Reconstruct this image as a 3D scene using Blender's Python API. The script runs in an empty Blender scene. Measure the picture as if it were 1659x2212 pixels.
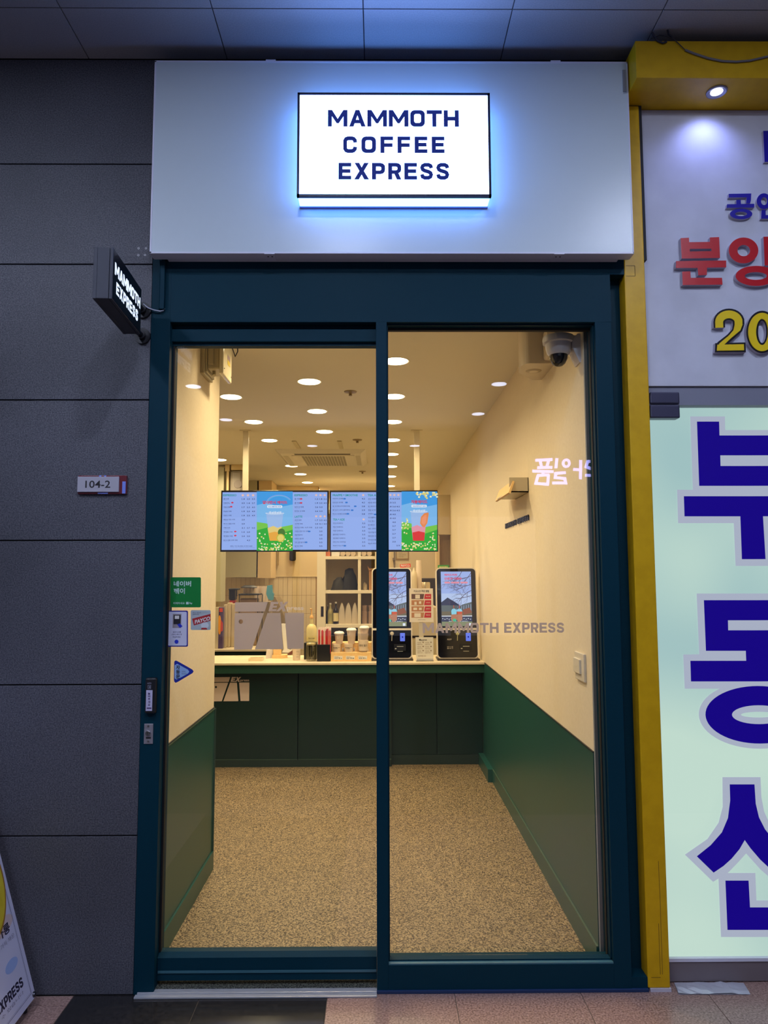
import bpy, bmesh, math, random
from mathutils import Vector, Matrix
from mathutils.geometry import tessellate_polygon
random.seed(7)
sc = bpy.context.scene
COL = sc.collection
PI = math.pi

# ------------------------------------------------------------------ camera
YAW, PITCH, ROLL, F, EYE = 0.00754593, 0.08867398, -0.00256341, 1553.02, 1.55
def _axes():
    y, p, r = YAW, PITCH, ROLL
    fwd = Vector((math.sin(y)*math.cos(p), math.cos(y)*math.cos(p), math.sin(p)))
    right = Vector((math.cos(y), -math.sin(y), 0)); up = right.cross(fwd)
    return (right*math.cos(r)+up*math.sin(r), -right*math.sin(r)+up*math.cos(r), fwd)
RT, UP, FW = _axes()
cam = bpy.data.cameras.new('camera'); camo = bpy.data.objects.new('camera', cam); COL.objects.link(camo)
m = Matrix.Identity(4)
for i in range(3):
    m[i][0], m[i][1], m[i][2] = RT[i], UP[i], -FW[i]
m[2][3] = EYE
camo.matrix_world = m
cam.sensor_fit = 'VERTICAL'; cam.sensor_height = 24.0; cam.lens = F/2212*24.0
cam.clip_start = 0.05; cam.clip_end = 100
sc.camera = camo
# ------------------------------------------------------------------ world, exposure
w = bpy.data.worlds.new('night'); sc.world = w; w.use_nodes = True
w.node_tree.nodes['Background'].inputs[0].default_value = (0.42, 0.50, 1.0, 1)
w.node_tree.nodes['Background'].inputs[1].default_value = 0.10
vs = sc.view_settings
vs.view_transform = 'Standard'; vs.look = 'None'; vs.exposure = 0.0; vs.gamma = 1.0
try: vs.use_curve_mapping = False
except Exception: pass
IN_LAMP, IN_WATT, OUT_LAMP, OUT_NEAR = 20.0, 7.2, 14.0, 740.0     # radiance of the lamp lenses, watts of a warm lamp's beam
IN_COL = (1.0, 0.78, 0.48); OUT_COL = (0.65, 0.72, 0.96)

# ------------------------------------------------------------------ helpers
def lin(c):
    return tuple((v/255/12.92 if v/255 <= .04045 else ((v/255+.055)/1.055)**2.4) for v in c)
def ray(px, py):
    return RT*((px-829.5)/F) + UP*(-(py-1106)/F) + FW
def at(px, py, Y):                      # the point of the vertical plane at depth Y seen at a pixel
    d = ray(px, py); t = Y/d.y; return (d.x*t, EYE+d.z*t)
def atz(px, py, Z):
    d = ray(px, py); t = (Z-EYE)/d.z; return (d.x*t, d.y*t)
def atx(px, py, X):
    d = ray(px, py); t = X/d.x; return (d.y*t, EYE+d.z*t)
_m = {}
def mat(name, rgb=(200,200,200), rough=.5, metal=0.0, emit=None, power=1.0, alpha=None, spec=.5, coat=0.0):
    if name in _m: return _m[name]
    M = bpy.data.materials.new(name); M.use_nodes = True; nt = M.node_tree; b = nt.nodes['Principled BSDF']
    b.inputs['Base Color'].default_value = (*lin(rgb), 1); b.inputs['Roughness'].default_value = rough
    b.inputs['Metallic'].default_value = metal; b.inputs['Specular IOR Level'].default_value = spec
    b.inputs['Coat Weight'].default_value = coat
    if emit:
        b.inputs['Base Color'].default_value = (0.004, 0.004, 0.004, 1); b.inputs['Specular IOR Level'].default_value = .05
        b.inputs['Emission Color'].default_value = (*lin(emit), 1); b.inputs['Emission Strength'].default_value = power
    if alpha is not None: b.inputs['Alpha'].default_value = alpha
    _m[name] = M; return M
def lamp_mat(name, col, power):
    M = bpy.data.materials.new(name); M.use_nodes = True; nt = M.node_tree; nt.nodes.clear()
    e = nt.nodes.new('ShaderNodeEmission'); o = nt.nodes.new('ShaderNodeOutputMaterial')
    e.inputs[0].default_value = (*col, 1); e.inputs[1].default_value = power
    nt.links.new(e.outputs[0], o.inputs[0]); _m[name] = M; return M
def noisy(name, c1, c2, scale, rough=.6, detail=4, bump=0.0, lo=.35, hi=.65, stretch=(1,1,1), speck=None, voro=False, coat=0.0, spec=.5, big=None):
    """two-tone grain in object space, with optional bump, bright specks and a slow second tone"""
    if name in _m: return _m[name]
    M = bpy.data.materials.new(name); M.use_nodes = True; nt = M.node_tree; N = nt.nodes; L = nt.links; b = N['Principled BSDF']
    tc = N.new('ShaderNodeTexCoord'); mp = N.new('ShaderNodeMapping'); mp.inputs['Scale'].default_value = stretch
    L.new(tc.outputs['Object'], mp.inputs[0])
    if voro:
        t = N.new('ShaderNodeTexVoronoi'); t.feature = 'DISTANCE_TO_EDGE'; t.inputs['Scale'].default_value = scale; src = t.outputs['Distance']
    else:
        t = N.new('ShaderNodeTexNoise'); t.inputs['Scale'].default_value = scale; t.inputs['Detail'].default_value = detail; src = t.outputs['Fac']
    L.new(mp.outputs[0], t.inputs['Vector'])
    r = N.new('ShaderNodeValToRGB'); r.color_ramp.elements[0].position = lo; r.color_ramp.elements[1].position = hi
    r.color_ramp.elements[0].color = (*lin(c1), 1); r.color_ramp.elements[1].color = (*lin(c2), 1)
    L.new(src, r.inputs[0]); out = r.outputs[0]
    if big:
        t3 = N.new('ShaderNodeTexNoise'); t3.inputs['Scale'].default_value = big[0]; t3.inputs['Detail'].default_value = 3; L.new(tc.outputs['Object'], t3.inputs['Vector'])
        mr = N.new('ShaderNodeMapRange'); mr.inputs[1].default_value = .3; mr.inputs[2].default_value = .7; mr.inputs[3].default_value = big[1]; mr.inputs[4].default_value = 1.0
        L.new(t3.outputs['Fac'], mr.inputs[0])
        mx = N.new('ShaderNodeMix'); mx.data_type = 'RGBA'; mx.blend_type = 'MULTIPLY'; mx.inputs[0].default_value = 1
        L.new(out, mx.inputs[6]); L.new(mr.outputs[0], mx.inputs[7]); out = mx.outputs[2]
    if speck:
        t2 = N.new('ShaderNodeTexVoronoi'); t2.inputs['Scale'].default_value = speck[1]; L.new(tc.outputs['Object'], t2.inputs['Vector'])
        r2 = N.new('ShaderNodeMath'); r2.operation = 'LESS_THAN'; r2.inputs[1].default_value = speck[2]; L.new(t2.outputs['Distance'], r2.inputs[0])
        mx = N.new('ShaderNodeMix'); mx.data_type = 'RGBA'; L.new(r2.outputs[0], mx.inputs[0]); L.new(out, mx.inputs[6]); mx.inputs[7].default_value = (*lin(speck[0]), 1); out = mx.outputs[2]
    L.new(out, b.inputs['Base Color'])
    b.inputs['Roughness'].default_value = rough; b.inputs['Coat Weight'].default_value = coat; b.inputs['Specular IOR Level'].default_value = spec
    if bump:
        bp = N.new('ShaderNodeBump'); bp.inputs['Strength'].default_value = bump; bp.inputs['Distance'].default_value = .004
        L.new(src, bp.inputs['Height']); L.new(bp.outputs[0], b.inputs['Normal'])
    _m[name] = M; return M
def glass(name, tint=(.96,.98,.97), base=.035, grow=.35, rough=0.0):
    M = bpy.data.materials.new(name); M.use_nodes = True; nt = M.node_tree; N = nt.nodes; L = nt.links; N.clear()
    o = N.new('ShaderNodeOutputMaterial'); tr = N.new('ShaderNodeBsdfTransparent'); tr.inputs[0].default_value = (*tint, 1)
    g = N.new('ShaderNodeBsdfGlossy'); g.inputs['Roughness'].default_value = rough; g.inputs[0].default_value = (1, 1, 1, 1)
    lw = N.new('ShaderNodeLayerWeight'); lw.inputs[0].default_value = .5
    p = N.new('ShaderNodeMath'); p.operation = 'POWER'; p.inputs[1].default_value = 4; L.new(lw.outputs['Facing'], p.inputs[0])
    q = N.new('ShaderNodeMath'); q.operation = 'MULTIPLY_ADD'; q.inputs[1].default_value = grow; q.inputs[2].default_value = base; L.new(p.outputs[0], q.inputs[0])
    mx = N.new('ShaderNodeMixShader'); L.new(q.outputs[0], mx.inputs[0]); L.new(tr.outputs[0], mx.inputs[1]); L.new(g.outputs[0], mx.inputs[2]); L.new(mx.outputs[0], o.inputs[0])
    _m[name] = M; return M

class Plane:
    def __init__(s, O, U, V, N=None):
        s.O = Vector(O); s.U = Vector(U).normalized(); s.V = Vector(V).normalized(); s.N = Vector(N).normalized() if N else s.U.cross(s.V)
    def P(s, u, v, n=0): return s.O + s.U*u + s.V*v + s.N*n
def FP(Y): return Plane((0,Y,0), (1,0,0), (0,0,1), (0,-1,0))           # faces the street
def PX(Y, pts): return [at(x, y, Y) for x, y in pts]

class MB:
    def __init__(s): s.v = []; s.f = []; s.m = []
    def add(s, vs, fs, mi=0):
        b = len(s.v); s.v += [tuple(x) for x in vs]
        for f in fs: s.f.append([b+i for i in f]); s.m.append(mi)
        return s
    def box(s, x0, x1, y0, y1, z0, z1, mi=0, bev=0.0):
        if x0 > x1: x0, x1 = x1, x0
        if y0 > y1: y0, y1 = y1, y0
        if z0 > z1: z0, z1 = z1, z0
        vs = [(x,y,z) for x in (x0,x1) for y in (y0,y1) for z in (z0,z1)]
        fs = [(0,1,3,2),(4,6,7,5),(0,4,5,1),(2,3,7,6),(0,2,6,4),(1,5,7,3)]
        if bev > 0:
            bm = bmesh.new(); bv = [bm.verts.new(v) for v in vs]
            for f in fs: bm.faces.new([bv[i] for i in f])
            bmesh.ops.bevel(bm, geom=bm.edges[:], offset=min(bev, .45*min(x1-x0, y1-y0, z1-z0)), segments=2, affect='EDGES', profile=.5)
            bm.verts.index_update()
            s.add([v.co[:] for v in bm.verts], [[v.index for v in f.verts] for f in bm.faces], mi); bm.free()
        else: s.add(vs, fs, mi)
        return s
    def prism(s, pl, loops, n0, n1, mi=0, side=None):
        """closed outline (first loop) with holes, from n0 (back) to n1 (front) along the plane's normal"""
        loops = [list(l) for l in loops]; side = mi if side is None else side
        flat = [p for l in loops for p in l]; n = len(flat)
        tri = tessellate_polygon([[Vector((p[0], p[1], 0)) for p in l] for l in loops])
        def ori(t):
            a, b, c = (flat[i] for i in t)
            return t if (b[0]-a[0])*(c[1]-a[1])-(b[1]-a[1])*(c[0]-a[0]) > 0 else (t[0], t[2], t[1])
        tri = [ori(t) for t in tri]
        flip = pl.U.cross(pl.V).dot(pl.N) < 0
        fr = [pl.P(p[0], p[1], n1) for p in flat]; bk = [pl.P(p[0], p[1], n0) for p in flat]
        f1 = [t[::-1] if flip else t for t in tri]
        s.add(fr, f1, mi); s.add(bk, [t[::-1] for t in f1], side)
        base = 0; sf = []
        for l in loops:
            k = len(l)
            area = sum(l[i][0]*l[(i+1) % k][1]-l[(i+1) % k][0]*l[i][1] for i in range(k))
            ccw = (area > 0) == (base == 0)
            for i in range(k):
                a, b = base+i, base+(i+1) % k
                q = (a, b, b+n, a+n)
                if (ccw != flip): q = q[::-1]
                sf.append(q)
            base += k
        s.add(fr+bk, sf, side); return s
    def lathe(s, c, prof, seg=24, mi=0, axis='Z', mis=None):
        vs = []; fs = []; ms = []
        for r, h in prof:
            for i in range(seg):
                a = 2*PI*i/seg; p = (r*math.cos(a), r*math.sin(a), h)
                if axis == 'X': p = (p[2], p[0], p[1])
                if axis == 'Y': p = (p[1], p[2], p[0])
                vs.append((c[0]+p[0], c[1]+p[1], c[2]+p[2]))
        for j in range(len(prof)-1):
            for i in range(seg):
                k = (i+1) % seg; fs.append((j*seg+i, j*seg+k, (j+1)*seg+k, (j+1)*seg+i)); ms.append(mis[j] if mis else mi)
        if prof[0][0] > 1e-6: fs.append(list(range(seg))[::-1]); ms.append(mis[0] if mis else mi)
        if prof[-1][0] > 1e-6: fs.append([(len(prof)-1)*seg+i for i in range(seg)]); ms.append(mis[-1] if mis else mi)
        b = len(s.v); s.v += vs
        for f, q in zip(fs, ms): s.f.append([b+i for i in f]); s.m.append(q)
        return s
    def tube(s, pts, r, seg=8, mi=0):
        pts = [Vector(p) for p in pts]; vs = []; fs = []
        up = None
        for i, p in enumerate(pts):
            d = (pts[min(i+1, len(pts)-1)]-pts[max(i-1, 0)]).normalized()
            if up is None: up = Vector((0,0,1)) if abs(d.z) < .9 else Vector((1,0,0))
            a = d.cross(up).normalized(); b = a.cross(d).normalized(); up = b
            rr = r[i] if isinstance(r, (list, tuple)) else r
            vs += [p+a*rr*math.cos(2*PI*k/seg)+b*rr*math.sin(2*PI*k/seg) for k in range(seg)]
        for j in range(len(pts)-1):
            for k in range(seg): q = (k+1) % seg; fs.append((j*seg+k, j*seg+q, (j+1)*seg+q, (j+1)*seg+k))
        fs += [list(range(seg))[::-1], [(len(pts)-1)*seg+k for k in range(seg)]]
        return s.add(vs, fs, mi)
    def text(s, pl, body, u0, u1, v0, v1, n, mi=0, off=0.0, thick=0.0):
        vs, fs = glyphs(body, off)
        if not vs: return s
        xs = [v[0] for v in vs]; ys = [v[1] for v in vs]; ax, bx, ay, by = min(xs), max(xs), min(ys), max(ys)
        su = (u1-u0)/max(bx-ax, 1e-6); sv = (v1-v0)/max(by-ay, 1e-6)
        s.add([pl.P(u0+(x-ax)*su, v0+(y-ay)*sv, n) for x, y in vs], fs, mi)
        return s
    def ptext(s, Y, body, x0, x1, y0, y1, mi=0, off=0.0):
        a = at(x0, y1, Y); b = at(x1, y0, Y); return s.text(FP(Y), body, a[0], b[0], a[1], b[1], 0, mi, off)
    def build(s, name, mats, parent=None, smooth=False, mw=None):
        me = bpy.data.meshes.new(name); me.from_pydata(s.v, [], s.f)
        for m_ in (mats if isinstance(mats, (list, tuple)) else [mats]): me.materials.append(m_)
        me.polygons.foreach_set('material_index', s.m)
        if smooth:
            me.polygons.foreach_set('use_smooth', [True]*len(me.polygons))
        me.update()
        o = bpy.data.objects.new(name, me); COL.objects.link(o)
        if parent: o.parent = parent; o.matrix_parent_inverse = parent.matrix_world.inverted() if False else Matrix.Identity(4)
        if smooth:
            try: me.set_sharp_from_angle(angle=math.radians(40))
            except Exception: pass
        return o
_g = {}
_ts = bpy.data.scenes.new('typesetting'); _tc = bpy.data.curves.new('lettering', 'FONT'); _to = bpy.data.objects.new('lettering', _tc); _ts.collection.objects.link(_to)
def _set(lines, off):
    """typeset one-line strings far apart and sort the outlines back to their lines"""
    _tc.body = '\n'.join(lines); _tc.offset = off; _tc.resolution_u = 3; _tc.space_line = 4
    _ts.view_layers[0].update(); me = bpy.data.meshes.new_from_object(_to.evaluated_get(_ts.view_layers[0].depsgraph))
    step = 4.0; vs = [(v.co.x, v.co.y) for v in me.vertices]; out = [([], [], {}) for _ in lines]
    for p in me.polygons:
        k = min(len(lines)-1, max(0, int(round(-(vs[p.vertices[0]][1]-.3)/step)))); V_, F_, M_ = out[k]; f = []
        for q in p.vertices:
            if q not in M_: M_[q] = len(V_); V_.append((vs[q][0], vs[q][1]+k*step))
            f.append(M_[q])
        F_.append(f)
    bpy.data.meshes.remove(me)
    for l, (V_, F_, M_) in zip(lines, out): _g[(l, off)] = (V_, F_)
def glyphs(body, off):
    V_, F_ = [], []
    for i, l in enumerate(body.split('\n')):
        if (l, off) not in _g: _set([l], off)
        v, f = _g[(l, off)]; b = len(V_)
        V_ += [(x, y-1.25*i) for x, y in v]; F_ += [[b+q for q in p] for p in f]
    return V_, F_
def tag(o, label=None, cat=None, group=None, kind=None):
    for k, v in (('label', label), ('category', cat), ('group', group), ('kind', kind)):
        if v: o[k] = v
    return o
def empty(name, loc=(0,0,0), label=None, cat=None, group=None, kind=None):
    o = bpy.data.objects.new(name, None); COL.objects.link(o); o.empty_display_size = .05
    tag(o, label, cat, group, kind); return o
def S(name, mb, m_, parent=None, **k):                                   # a piece of the setting
    o = mb.build(name, m_, parent, **k)
    if not parent: o['kind'] = 'structure'
    return o
def copy_tree(o, loc, parent=None):
    c = o.copy(); COL.objects.link(c)
    if parent: c.parent = parent
    else: c.location = loc
    for ch in list(o.children): copy_tree(ch, None, c)
    return c
def ell(cx, cy, rx, ry, n=40, a0=0, a1=2*PI):
    full = abs(a1-a0-2*PI) < 1e-6
    return [(cx+rx*math.cos(a0+(a1-a0)*i/(n if full else n-1)), cy+ry*math.sin(a0+(a1-a0)*i/(n if full else n-1))) for i in range(n)]
def rrect(x0, x1, y0, y1, r, n=6):
    P = []
    for cx, cy, a in ((x1-r,y1-r,0),(x0+r,y1-r,PI/2),(x0+r,y0+r,PI),(x1-r,y0+r,1.5*PI)):
        P += [(cx+r*math.cos(a+PI/2*i/n), cy+r*math.sin(a+PI/2*i/n)) for i in range(n+1)]
    return P
def ribbon(pts, w):
    L_, R_ = [], []
    for i, p in enumerate(pts):
        a = pts[max(i-1, 0)]; b = pts[min(i+1, len(pts)-1)]
        def nd(p, q):
            d = (q[0]-p[0], q[1]-p[1]); l = math.hypot(*d) or 1; return (d[0]/l, d[1]/l)
        if i == 0: d = nd(p, b); k = 1
        elif i == len(pts)-1: d = nd(a, p); k = 1
        else:
            d1 = nd(a, p); d2 = nd(p, b); d = (d1[0]+d2[0], d1[1]+d2[1]); l = math.hypot(*d) or 1; d = (d[0]/l, d[1]/l)
            k = 1/max(.5, d[0]*d1[0]+d[1]*d1[1])
        n = (-d[1]*w/2*k, d[0]*w/2*k); L_.append((p[0]+n[0], p[1]+n[1])); R_.append((p[0]-n[0], p[1]-n[1]))
    return L_+R_[::-1]
# squared industrial capitals, height 1: letter -> (width, [shapes: [outline, holes...]])
_o = rrect(0, .86, 0, 1, .27); _oi = rrect(.235, .625, .215, .785, .12)
GL = {
 'M': (1.15, [[[(0,0),(0,1),(.25,1),(.575,.46),(.90,1),(1.15,1),(1.15,0),(.91,0),(.91,.62),(.64,.2),(.51,.2),(.24,.62),(.24,0)]]]),
 'A': (.95, [[[(0,0),(.36,1),(.59,1),(.95,0),(.70,0),(.63,.2),(.32,.2),(.25,0)], [(.385,.4),(.475,.68),(.565,.4)]]]),
 'T': (.90, [[[(0,1),(0,.78),(.33,.78),(.33,0),(.57,0),(.57,.78),(.9,.78),(.9,1)]]]),
 'H': (.88, [[[(0,0),(0,1),(.24,1),(.24,.6),(.64,.6),(.64,1),(.88,1),(.88,0),(.64,0),(.64,.38),(.24,.38),(.24,0)]]]),
 'E': (.75, [[[(0,0),(0,1),(.75,1),(.75,.79),(.24,.79),(.24,.61),(.70,.61),(.70,.40),(.24,.40),(.24,.21),(.75,.21),(.75,0)]]]),
 'F': (.75, [[[(0,0),(0,1),(.75,1),(.75,.79),(.24,.79),(.24,.58),(.72,.58),(.72,.37),(.24,.37),(.24,0)]]]),
 'X': (.86, [[[(0,0),(.30,.51),(.02,1),(.29,1),(.43,.73),(.57,1),(.84,1),(.56,.51),(.86,0),(.58,0),(.43,.29),(.27,0)]]]),
 'O': (.86, [[_o, _oi]]),
 'C': (.82, [[ribbon([(.71,.64),(.70,.76),(.62,.86),(.53,.893),(.29,.893),(.18,.85),(.12,.74),(.12,.26),(.18,.15),(.29,.107),(.53,.107),(.62,.14),(.70,.24),(.71,.36)], .225)]]),
 'P': (.77, [[[(0,0),(0,1),(.5,1),(.65,.96),(.75,.85),(.77,.72),(.77,.6),(.74,.47),(.65,.37),(.5,.33),(.24,.33),(.24,0)], [(.24,.53),(.24,.79),(.44,.79),(.51,.77),(.54,.72),(.54,.6),(.51,.55),(.44,.53)]]]),
 'R': (.77, [[[(0,0),(0,1),(.5,1),(.65,.96),(.75,.85),(.77,.72),(.77,.6),(.73,.47),(.60,.38),(.77,0),(.51,0),(.36,.35),(.24,.35),(.24,0)], [(.24,.55),(.24,.79),(.44,.79),(.51,.77),(.54,.72),(.54,.62),(.51,.57),(.44,.55)]]]),
 'S': (.77, [[ribbon([(.66,.70),(.62,.83),(.50,.895),(.28,.895),(.16,.83),(.12,.72),(.16,.61),(.27,.54),(.50,.47),(.61,.40),(.65,.29),(.61,.17),(.50,.105),(.27,.105),(.15,.17),(.11,.31)], .215)]]),
}
def word(mb, pl, txt, u0, u1, v0, v1, n0, n1, mi=0, side=None, shear=0.0):
    h = v1-v0; ws = [GL[c][0]*h if c != ' ' else .35*h for c in txt]
    gap = ((u1-u0)-sum(ws))/(len(txt)-1); sx = 1.0
    if gap < .08*h: sx = (u1-u0)/(sum(ws)+.13*h*(len(txt)-1)); gap = .13*h*sx
    u = u0
    for c, w_ in zip(txt, ws):
        if c != ' ':
            for shp in GL[c][1]:
                mb.prism(pl, [[(u+x*h*sx+shear*y*h, v0+y*h) for x, y in l] for l in shp], n0, n1, mi, side)
        u += w_*sx+gap
def letters_of(parent, m_, pl, txt, u0, u1, v0, v1, n0, n1, name='letter'):
    h = v1-v0; ws = [GL[c][0]*h if c != ' ' else .35*h for c in txt]
    gap = ((u1-u0)-sum(ws))/(len(txt)-1); sx = 1.0
    if gap < .08*h: sx = (u1-u0)/(sum(ws)+.13*h*(len(txt)-1)); gap = .13*h*sx
    u = u0
    for c, w_ in zip(txt, ws):
        if c != ' ':
            b = MB()
            for shp in GL[c][1]: b.prism(pl, [[(u+x*h*sx, v0+y*h) for x, y in l] for l in shp], n0, n1)
            b.build(name, m_, parent)
        u += w_*sx+gap
def pletters(parent, m_, Y, txt, x0, x1, y0, y1, n0, n1):
    a = at(x0, y1, Y-n1); b = at(x1, y0, Y-n1); letters_of(parent, m_, FP(Y), txt, a[0], b[0], a[1], b[1], n0, n1)
def pword(mb, Y, txt, x0, x1, y0, y1, n0, n1, mi=0, side=None):
    a = at(x0, y1, Y-n1); b = at(x1, y0, Y-n1); word(mb, FP(Y), txt, a[0], b[0], a[1], b[1], n0, n1, mi, side)

# ------------------------------------------------------------------ materials
stone = noisy('dark_granite', (50,52,62), (106,106,114), 210, .55, 6, .15, .32, .70, speck=((165,165,175), 260, .045), big=(2.2,.72))
teal = noisy('teal_powder_coat', (2,44,58), (4,51,66), 500, .55, 3, .05, spec=.12)
teal_dark = mat('teal_shadow_gap', (8,24,30), .6)
board = mat('pale_steel_panel', (196,208,212), .33)
lav = mat('white_metal_edge', (215,215,228), .4)
black = mat('black_paint', (18,19,24), .45)
gasket = mat('rubber_gasket', (12,13,14), .7)
cream = noisy('cream_plaster', (228,212,182), (234,219,190), 90, .75, 3, .03)
ceilp = mat('cream_ceiling', (228,219,196), .85)
green = noisy('green_panel', (30,78,70), (34,84,76), 300, .35, 3, .02)
green_lip = mat('green_lip', (70,92,74), .4)
carpet = noisy('coil_mat', (50,36,22), (178,154,114), 150, .5, 3, 1.0, .38, .64, big=(1.5,.9))
pink = noisy('pink_granite', (112,84,76), (182,150,138), 140, .28, 5, .02, .32, .68, speck=((90,70,66), 190, .1), spec=.5)
blackt = noisy('black_polished_tile', (30,29,30), (46,44,44), 60, .16, 4, 0, .3, .7, speck=((80,78,78), 240, .05))
grout = mat('grout', (92,84,76), .9)
panelc = noisy('ceiling_board', (158,158,160), (170,170,172), 200, .5, 3, .03)
yellow = noisy('yellow_enamel', (205,160,8), (214,168,12), 20, .42, 3, .02, spec=.3)
whitep = noisy('white_sign_panel', (188,190,202), (198,200,212), 6, .6, 4, .0)
steel = noisy('brushed_steel', (176,178,184), (200,202,206), 30, .28, 3, .05, stretch=(1,30,30)); steel.node_tree.nodes['Principled BSDF'].inputs['Metallic'].default_value = .35
chrome = mat('chrome', (220,220,222), .12, 1.0)
white = mat('white_plastic', (226,222,212), .4)
wood = noisy('light_wood', (226,184,120), (242,206,146), 25, .5, 4, .05, stretch=(2,14,14))
clearg = glass('window_glass')
film = bpy.data.materials.new('frosted_film'); film.use_nodes = True; nt = film.node_tree; nt.nodes.clear()
_o1 = nt.nodes.new('ShaderNodeOutputMaterial'); _d = nt.nodes.new('ShaderNodeBsdfDiffuse'); _t = nt.nodes.new('ShaderNodeBsdfTranslucent'); _x = nt.nodes.new('ShaderNodeMixShader')
_d.inputs[0].default_value = (.44, .40, .39, 1); _t.inputs[0].default_value = (.84, .77, .74, 1); _x.inputs[0].default_value = .6
nt.links.new(_d.outputs[0], _x.inputs[1]); nt.links.new(_t.outputs[0], _x.inputs[2]); nt.links.new(_x.outputs[0], _o1.inputs[0])
red = mat('red_acrylic', (190,14,30), .35)
blue = mat('blue_acrylic', (22,8,150), .35)
yel = mat('yellow_vinyl', (232,200,20), .35)
paper = mat('white_paper', (225,222,215), .6)
ink = mat('black_ink', (28,24,30), .6)

D = 2.828      # plane of the shop front
IW = 2.83      # ceiling height indoors
OC = 3.70      # ceiling height of the arcade
XL, XR = -.892, .863

# ================================================================== SETTING: arcade
wall = empty('wall_left', kind='structure')
zs = [0, .572, 1.135, 1.692, 2.253, 2.814, 3.241, OC]
for i in range(7):
    for x0, x1 in ((-2.13, -.9175), (-3.34, -2.136)):
        MB().box(x0, x1, D+random.uniform(0,.0015), D+.06, zs[i]+.0025, zs[i+1]-.0025, bev=.0015).build('stone_panel', stone, wall)
MB().box(-3.4, -.9175, D+.012, D+.16, 0, OC).build('backing', mat('dark_joint', (12,12,15), .9), wall)
b = MB()                                                                 # four drilled fixing plugs in the stone
for x, y in ((299.5,536.5),(315.5,536.5),(299,551.5),(313.5,551)):
    X, Z = at(x, y, D); b.lathe((X, D-.0015, Z), [(.0045,0),(.0045,.01)], 10, axis='Y'); b.lathe((X, D-.002, Z), [(.002,0),(.002,.01)], 8, 1, axis='Y')
b.build('fixing_plug', [mat('plug_metal', (190,190,195), .3), black], wall)
fl = empty('floor', kind='structure')
xs = [-3.02,-2.548,-2.077,-1.606,-1.135,-.664,-.193,.279,.75,1.22,1.691,2.162,2.633,3.104]
for i in range(len(xs)-1):
    dark = xs[i] in (-1.135, -.664)
    ys = [2.827, 2.766, 2.295, 1.824, 1.353, .882] if xs[i] < -1.135 else [2.93, 2.36, 1.889, 1.418, .947]
    for j in range(len(ys)-1):
        o = MB().box(xs[i]+.0012, xs[i+1]-.0012, ys[j+1]+.0012, ys[j]-.0012, -.02, random.uniform(-.0004, 0), bev=.0008).build('floor_tile', blackt if dark else pink, fl)
MB().box(-3.4, 3.4, -9, 2.93, -.08, -.0035).build('bedding', grout, fl)
cl = empty('ceiling', kind='structure')
cx = [-1.779-.575, -1.779, -1.204, -.629, -.055, .514, 1.09, 1.664, 2.24]
for i in range(len(cx)-1):
    ys = [D, 2.557, 1.982, 1.407, .832, .257]
    for j in range(5):
        MB().box(cx[i]+.002, cx[i+1]-.002, ys[j+1]+.002, ys[j]-.002, OC, OC+.012, bev=.001).build('ceiling_panel', panelc, cl)
MB().box(-3.4, 3.4, -9, 2.96, OC+.006, OC+.1).build('backing', mat('ceiling_void', (70,70,74), .9), cl)
S('wall_back', MB().box(-3.4, 3.4, -9.1, -9, 0, OC+.1), mat('far_wall', (60,60,66), .8))     # across the walkway
# wall above and around the shop front
S('wall_front', MB().box(-.9175, 1.1, D+.004, D+.14, 2.835, OC).box(-3.4, XL-.12, D+.06, D+.14, 0, 2.0), mat('front_wall_dark', (36,38,44), .8))

# ------------------------------------------------------------------ shop front: frame, fixed window, sliding door
fr = empty('trim_1', kind='structure')
MB().box(-.9165, -.8395, D, D+.12, 0, 2.835, bev=.002).build('jamb', teal, fr)
MB().box(-.8395, .9445, D, D+.12, 2.573, 2.835).build('header', teal, fr)
MB().box(-.0095, .0345, D, D+.028, 0, 2.573, bev=.0015).build('mullion', teal, fr)
MB().box(.878, .9445, D, D+.12, 0, 2.573, bev=.0015).build('stile', teal, fr)
MB().box(.0345, .878, D, D+.09, 0.012, .099).build('bottom_rail', teal, fr)
MB().box(-.0095, 1.006, D-.006, D+.1, 0, .012, bev=.002).build('bottom_rail', mat('blue_sill', (26,52,92), .4), fr)
b = MB().box(.9445, 1.004, D+.065, D+.12, .05, 2.835).box(.9445, 1.004, D, D+.07, 2.772, 2.835).box(.9445, 1.004, D+.002, D+.12, .012, .05)
b.build('side_channel', teal, fr)
MB().box(.0345, .878, D+.002, D+.02, .099, .104).build('glazing_bead', mat('bead_teal', (60,104,116), .35), fr)
b = MB().box(.0345, .0385, D+.02, D+.05, .1, 2.573).box(.873, .878, D+.02, D+.05, .1, 2.573).box(.0345, .878, D+.02, D+.05, 2.566, 2.573).box(.0345, .878, D+.02, D+.05, .099, .109)
b.build('glazing_bead', teal, fr)
w1 = empty('window_1', kind='structure')
MB().box(.037, .876, D+.056, D+.064, .105, 2.57).build('pane', clearg, w1)
b = MB().box(.0345, .0405, D+.05, D+.07, .1, 2.573).box(.870, .878, D+.05, D+.07, .1, 2.573).box(.0345, .878, D+.05, D+.07, 2.556, 2.573)
b.build('gasket', gasket, w1)
pletters(w1, film, D+.055, 'MAMMOTH EXPRESS', 913, 1218.5, 1345, 1367.5, 0, .0006)
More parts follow.
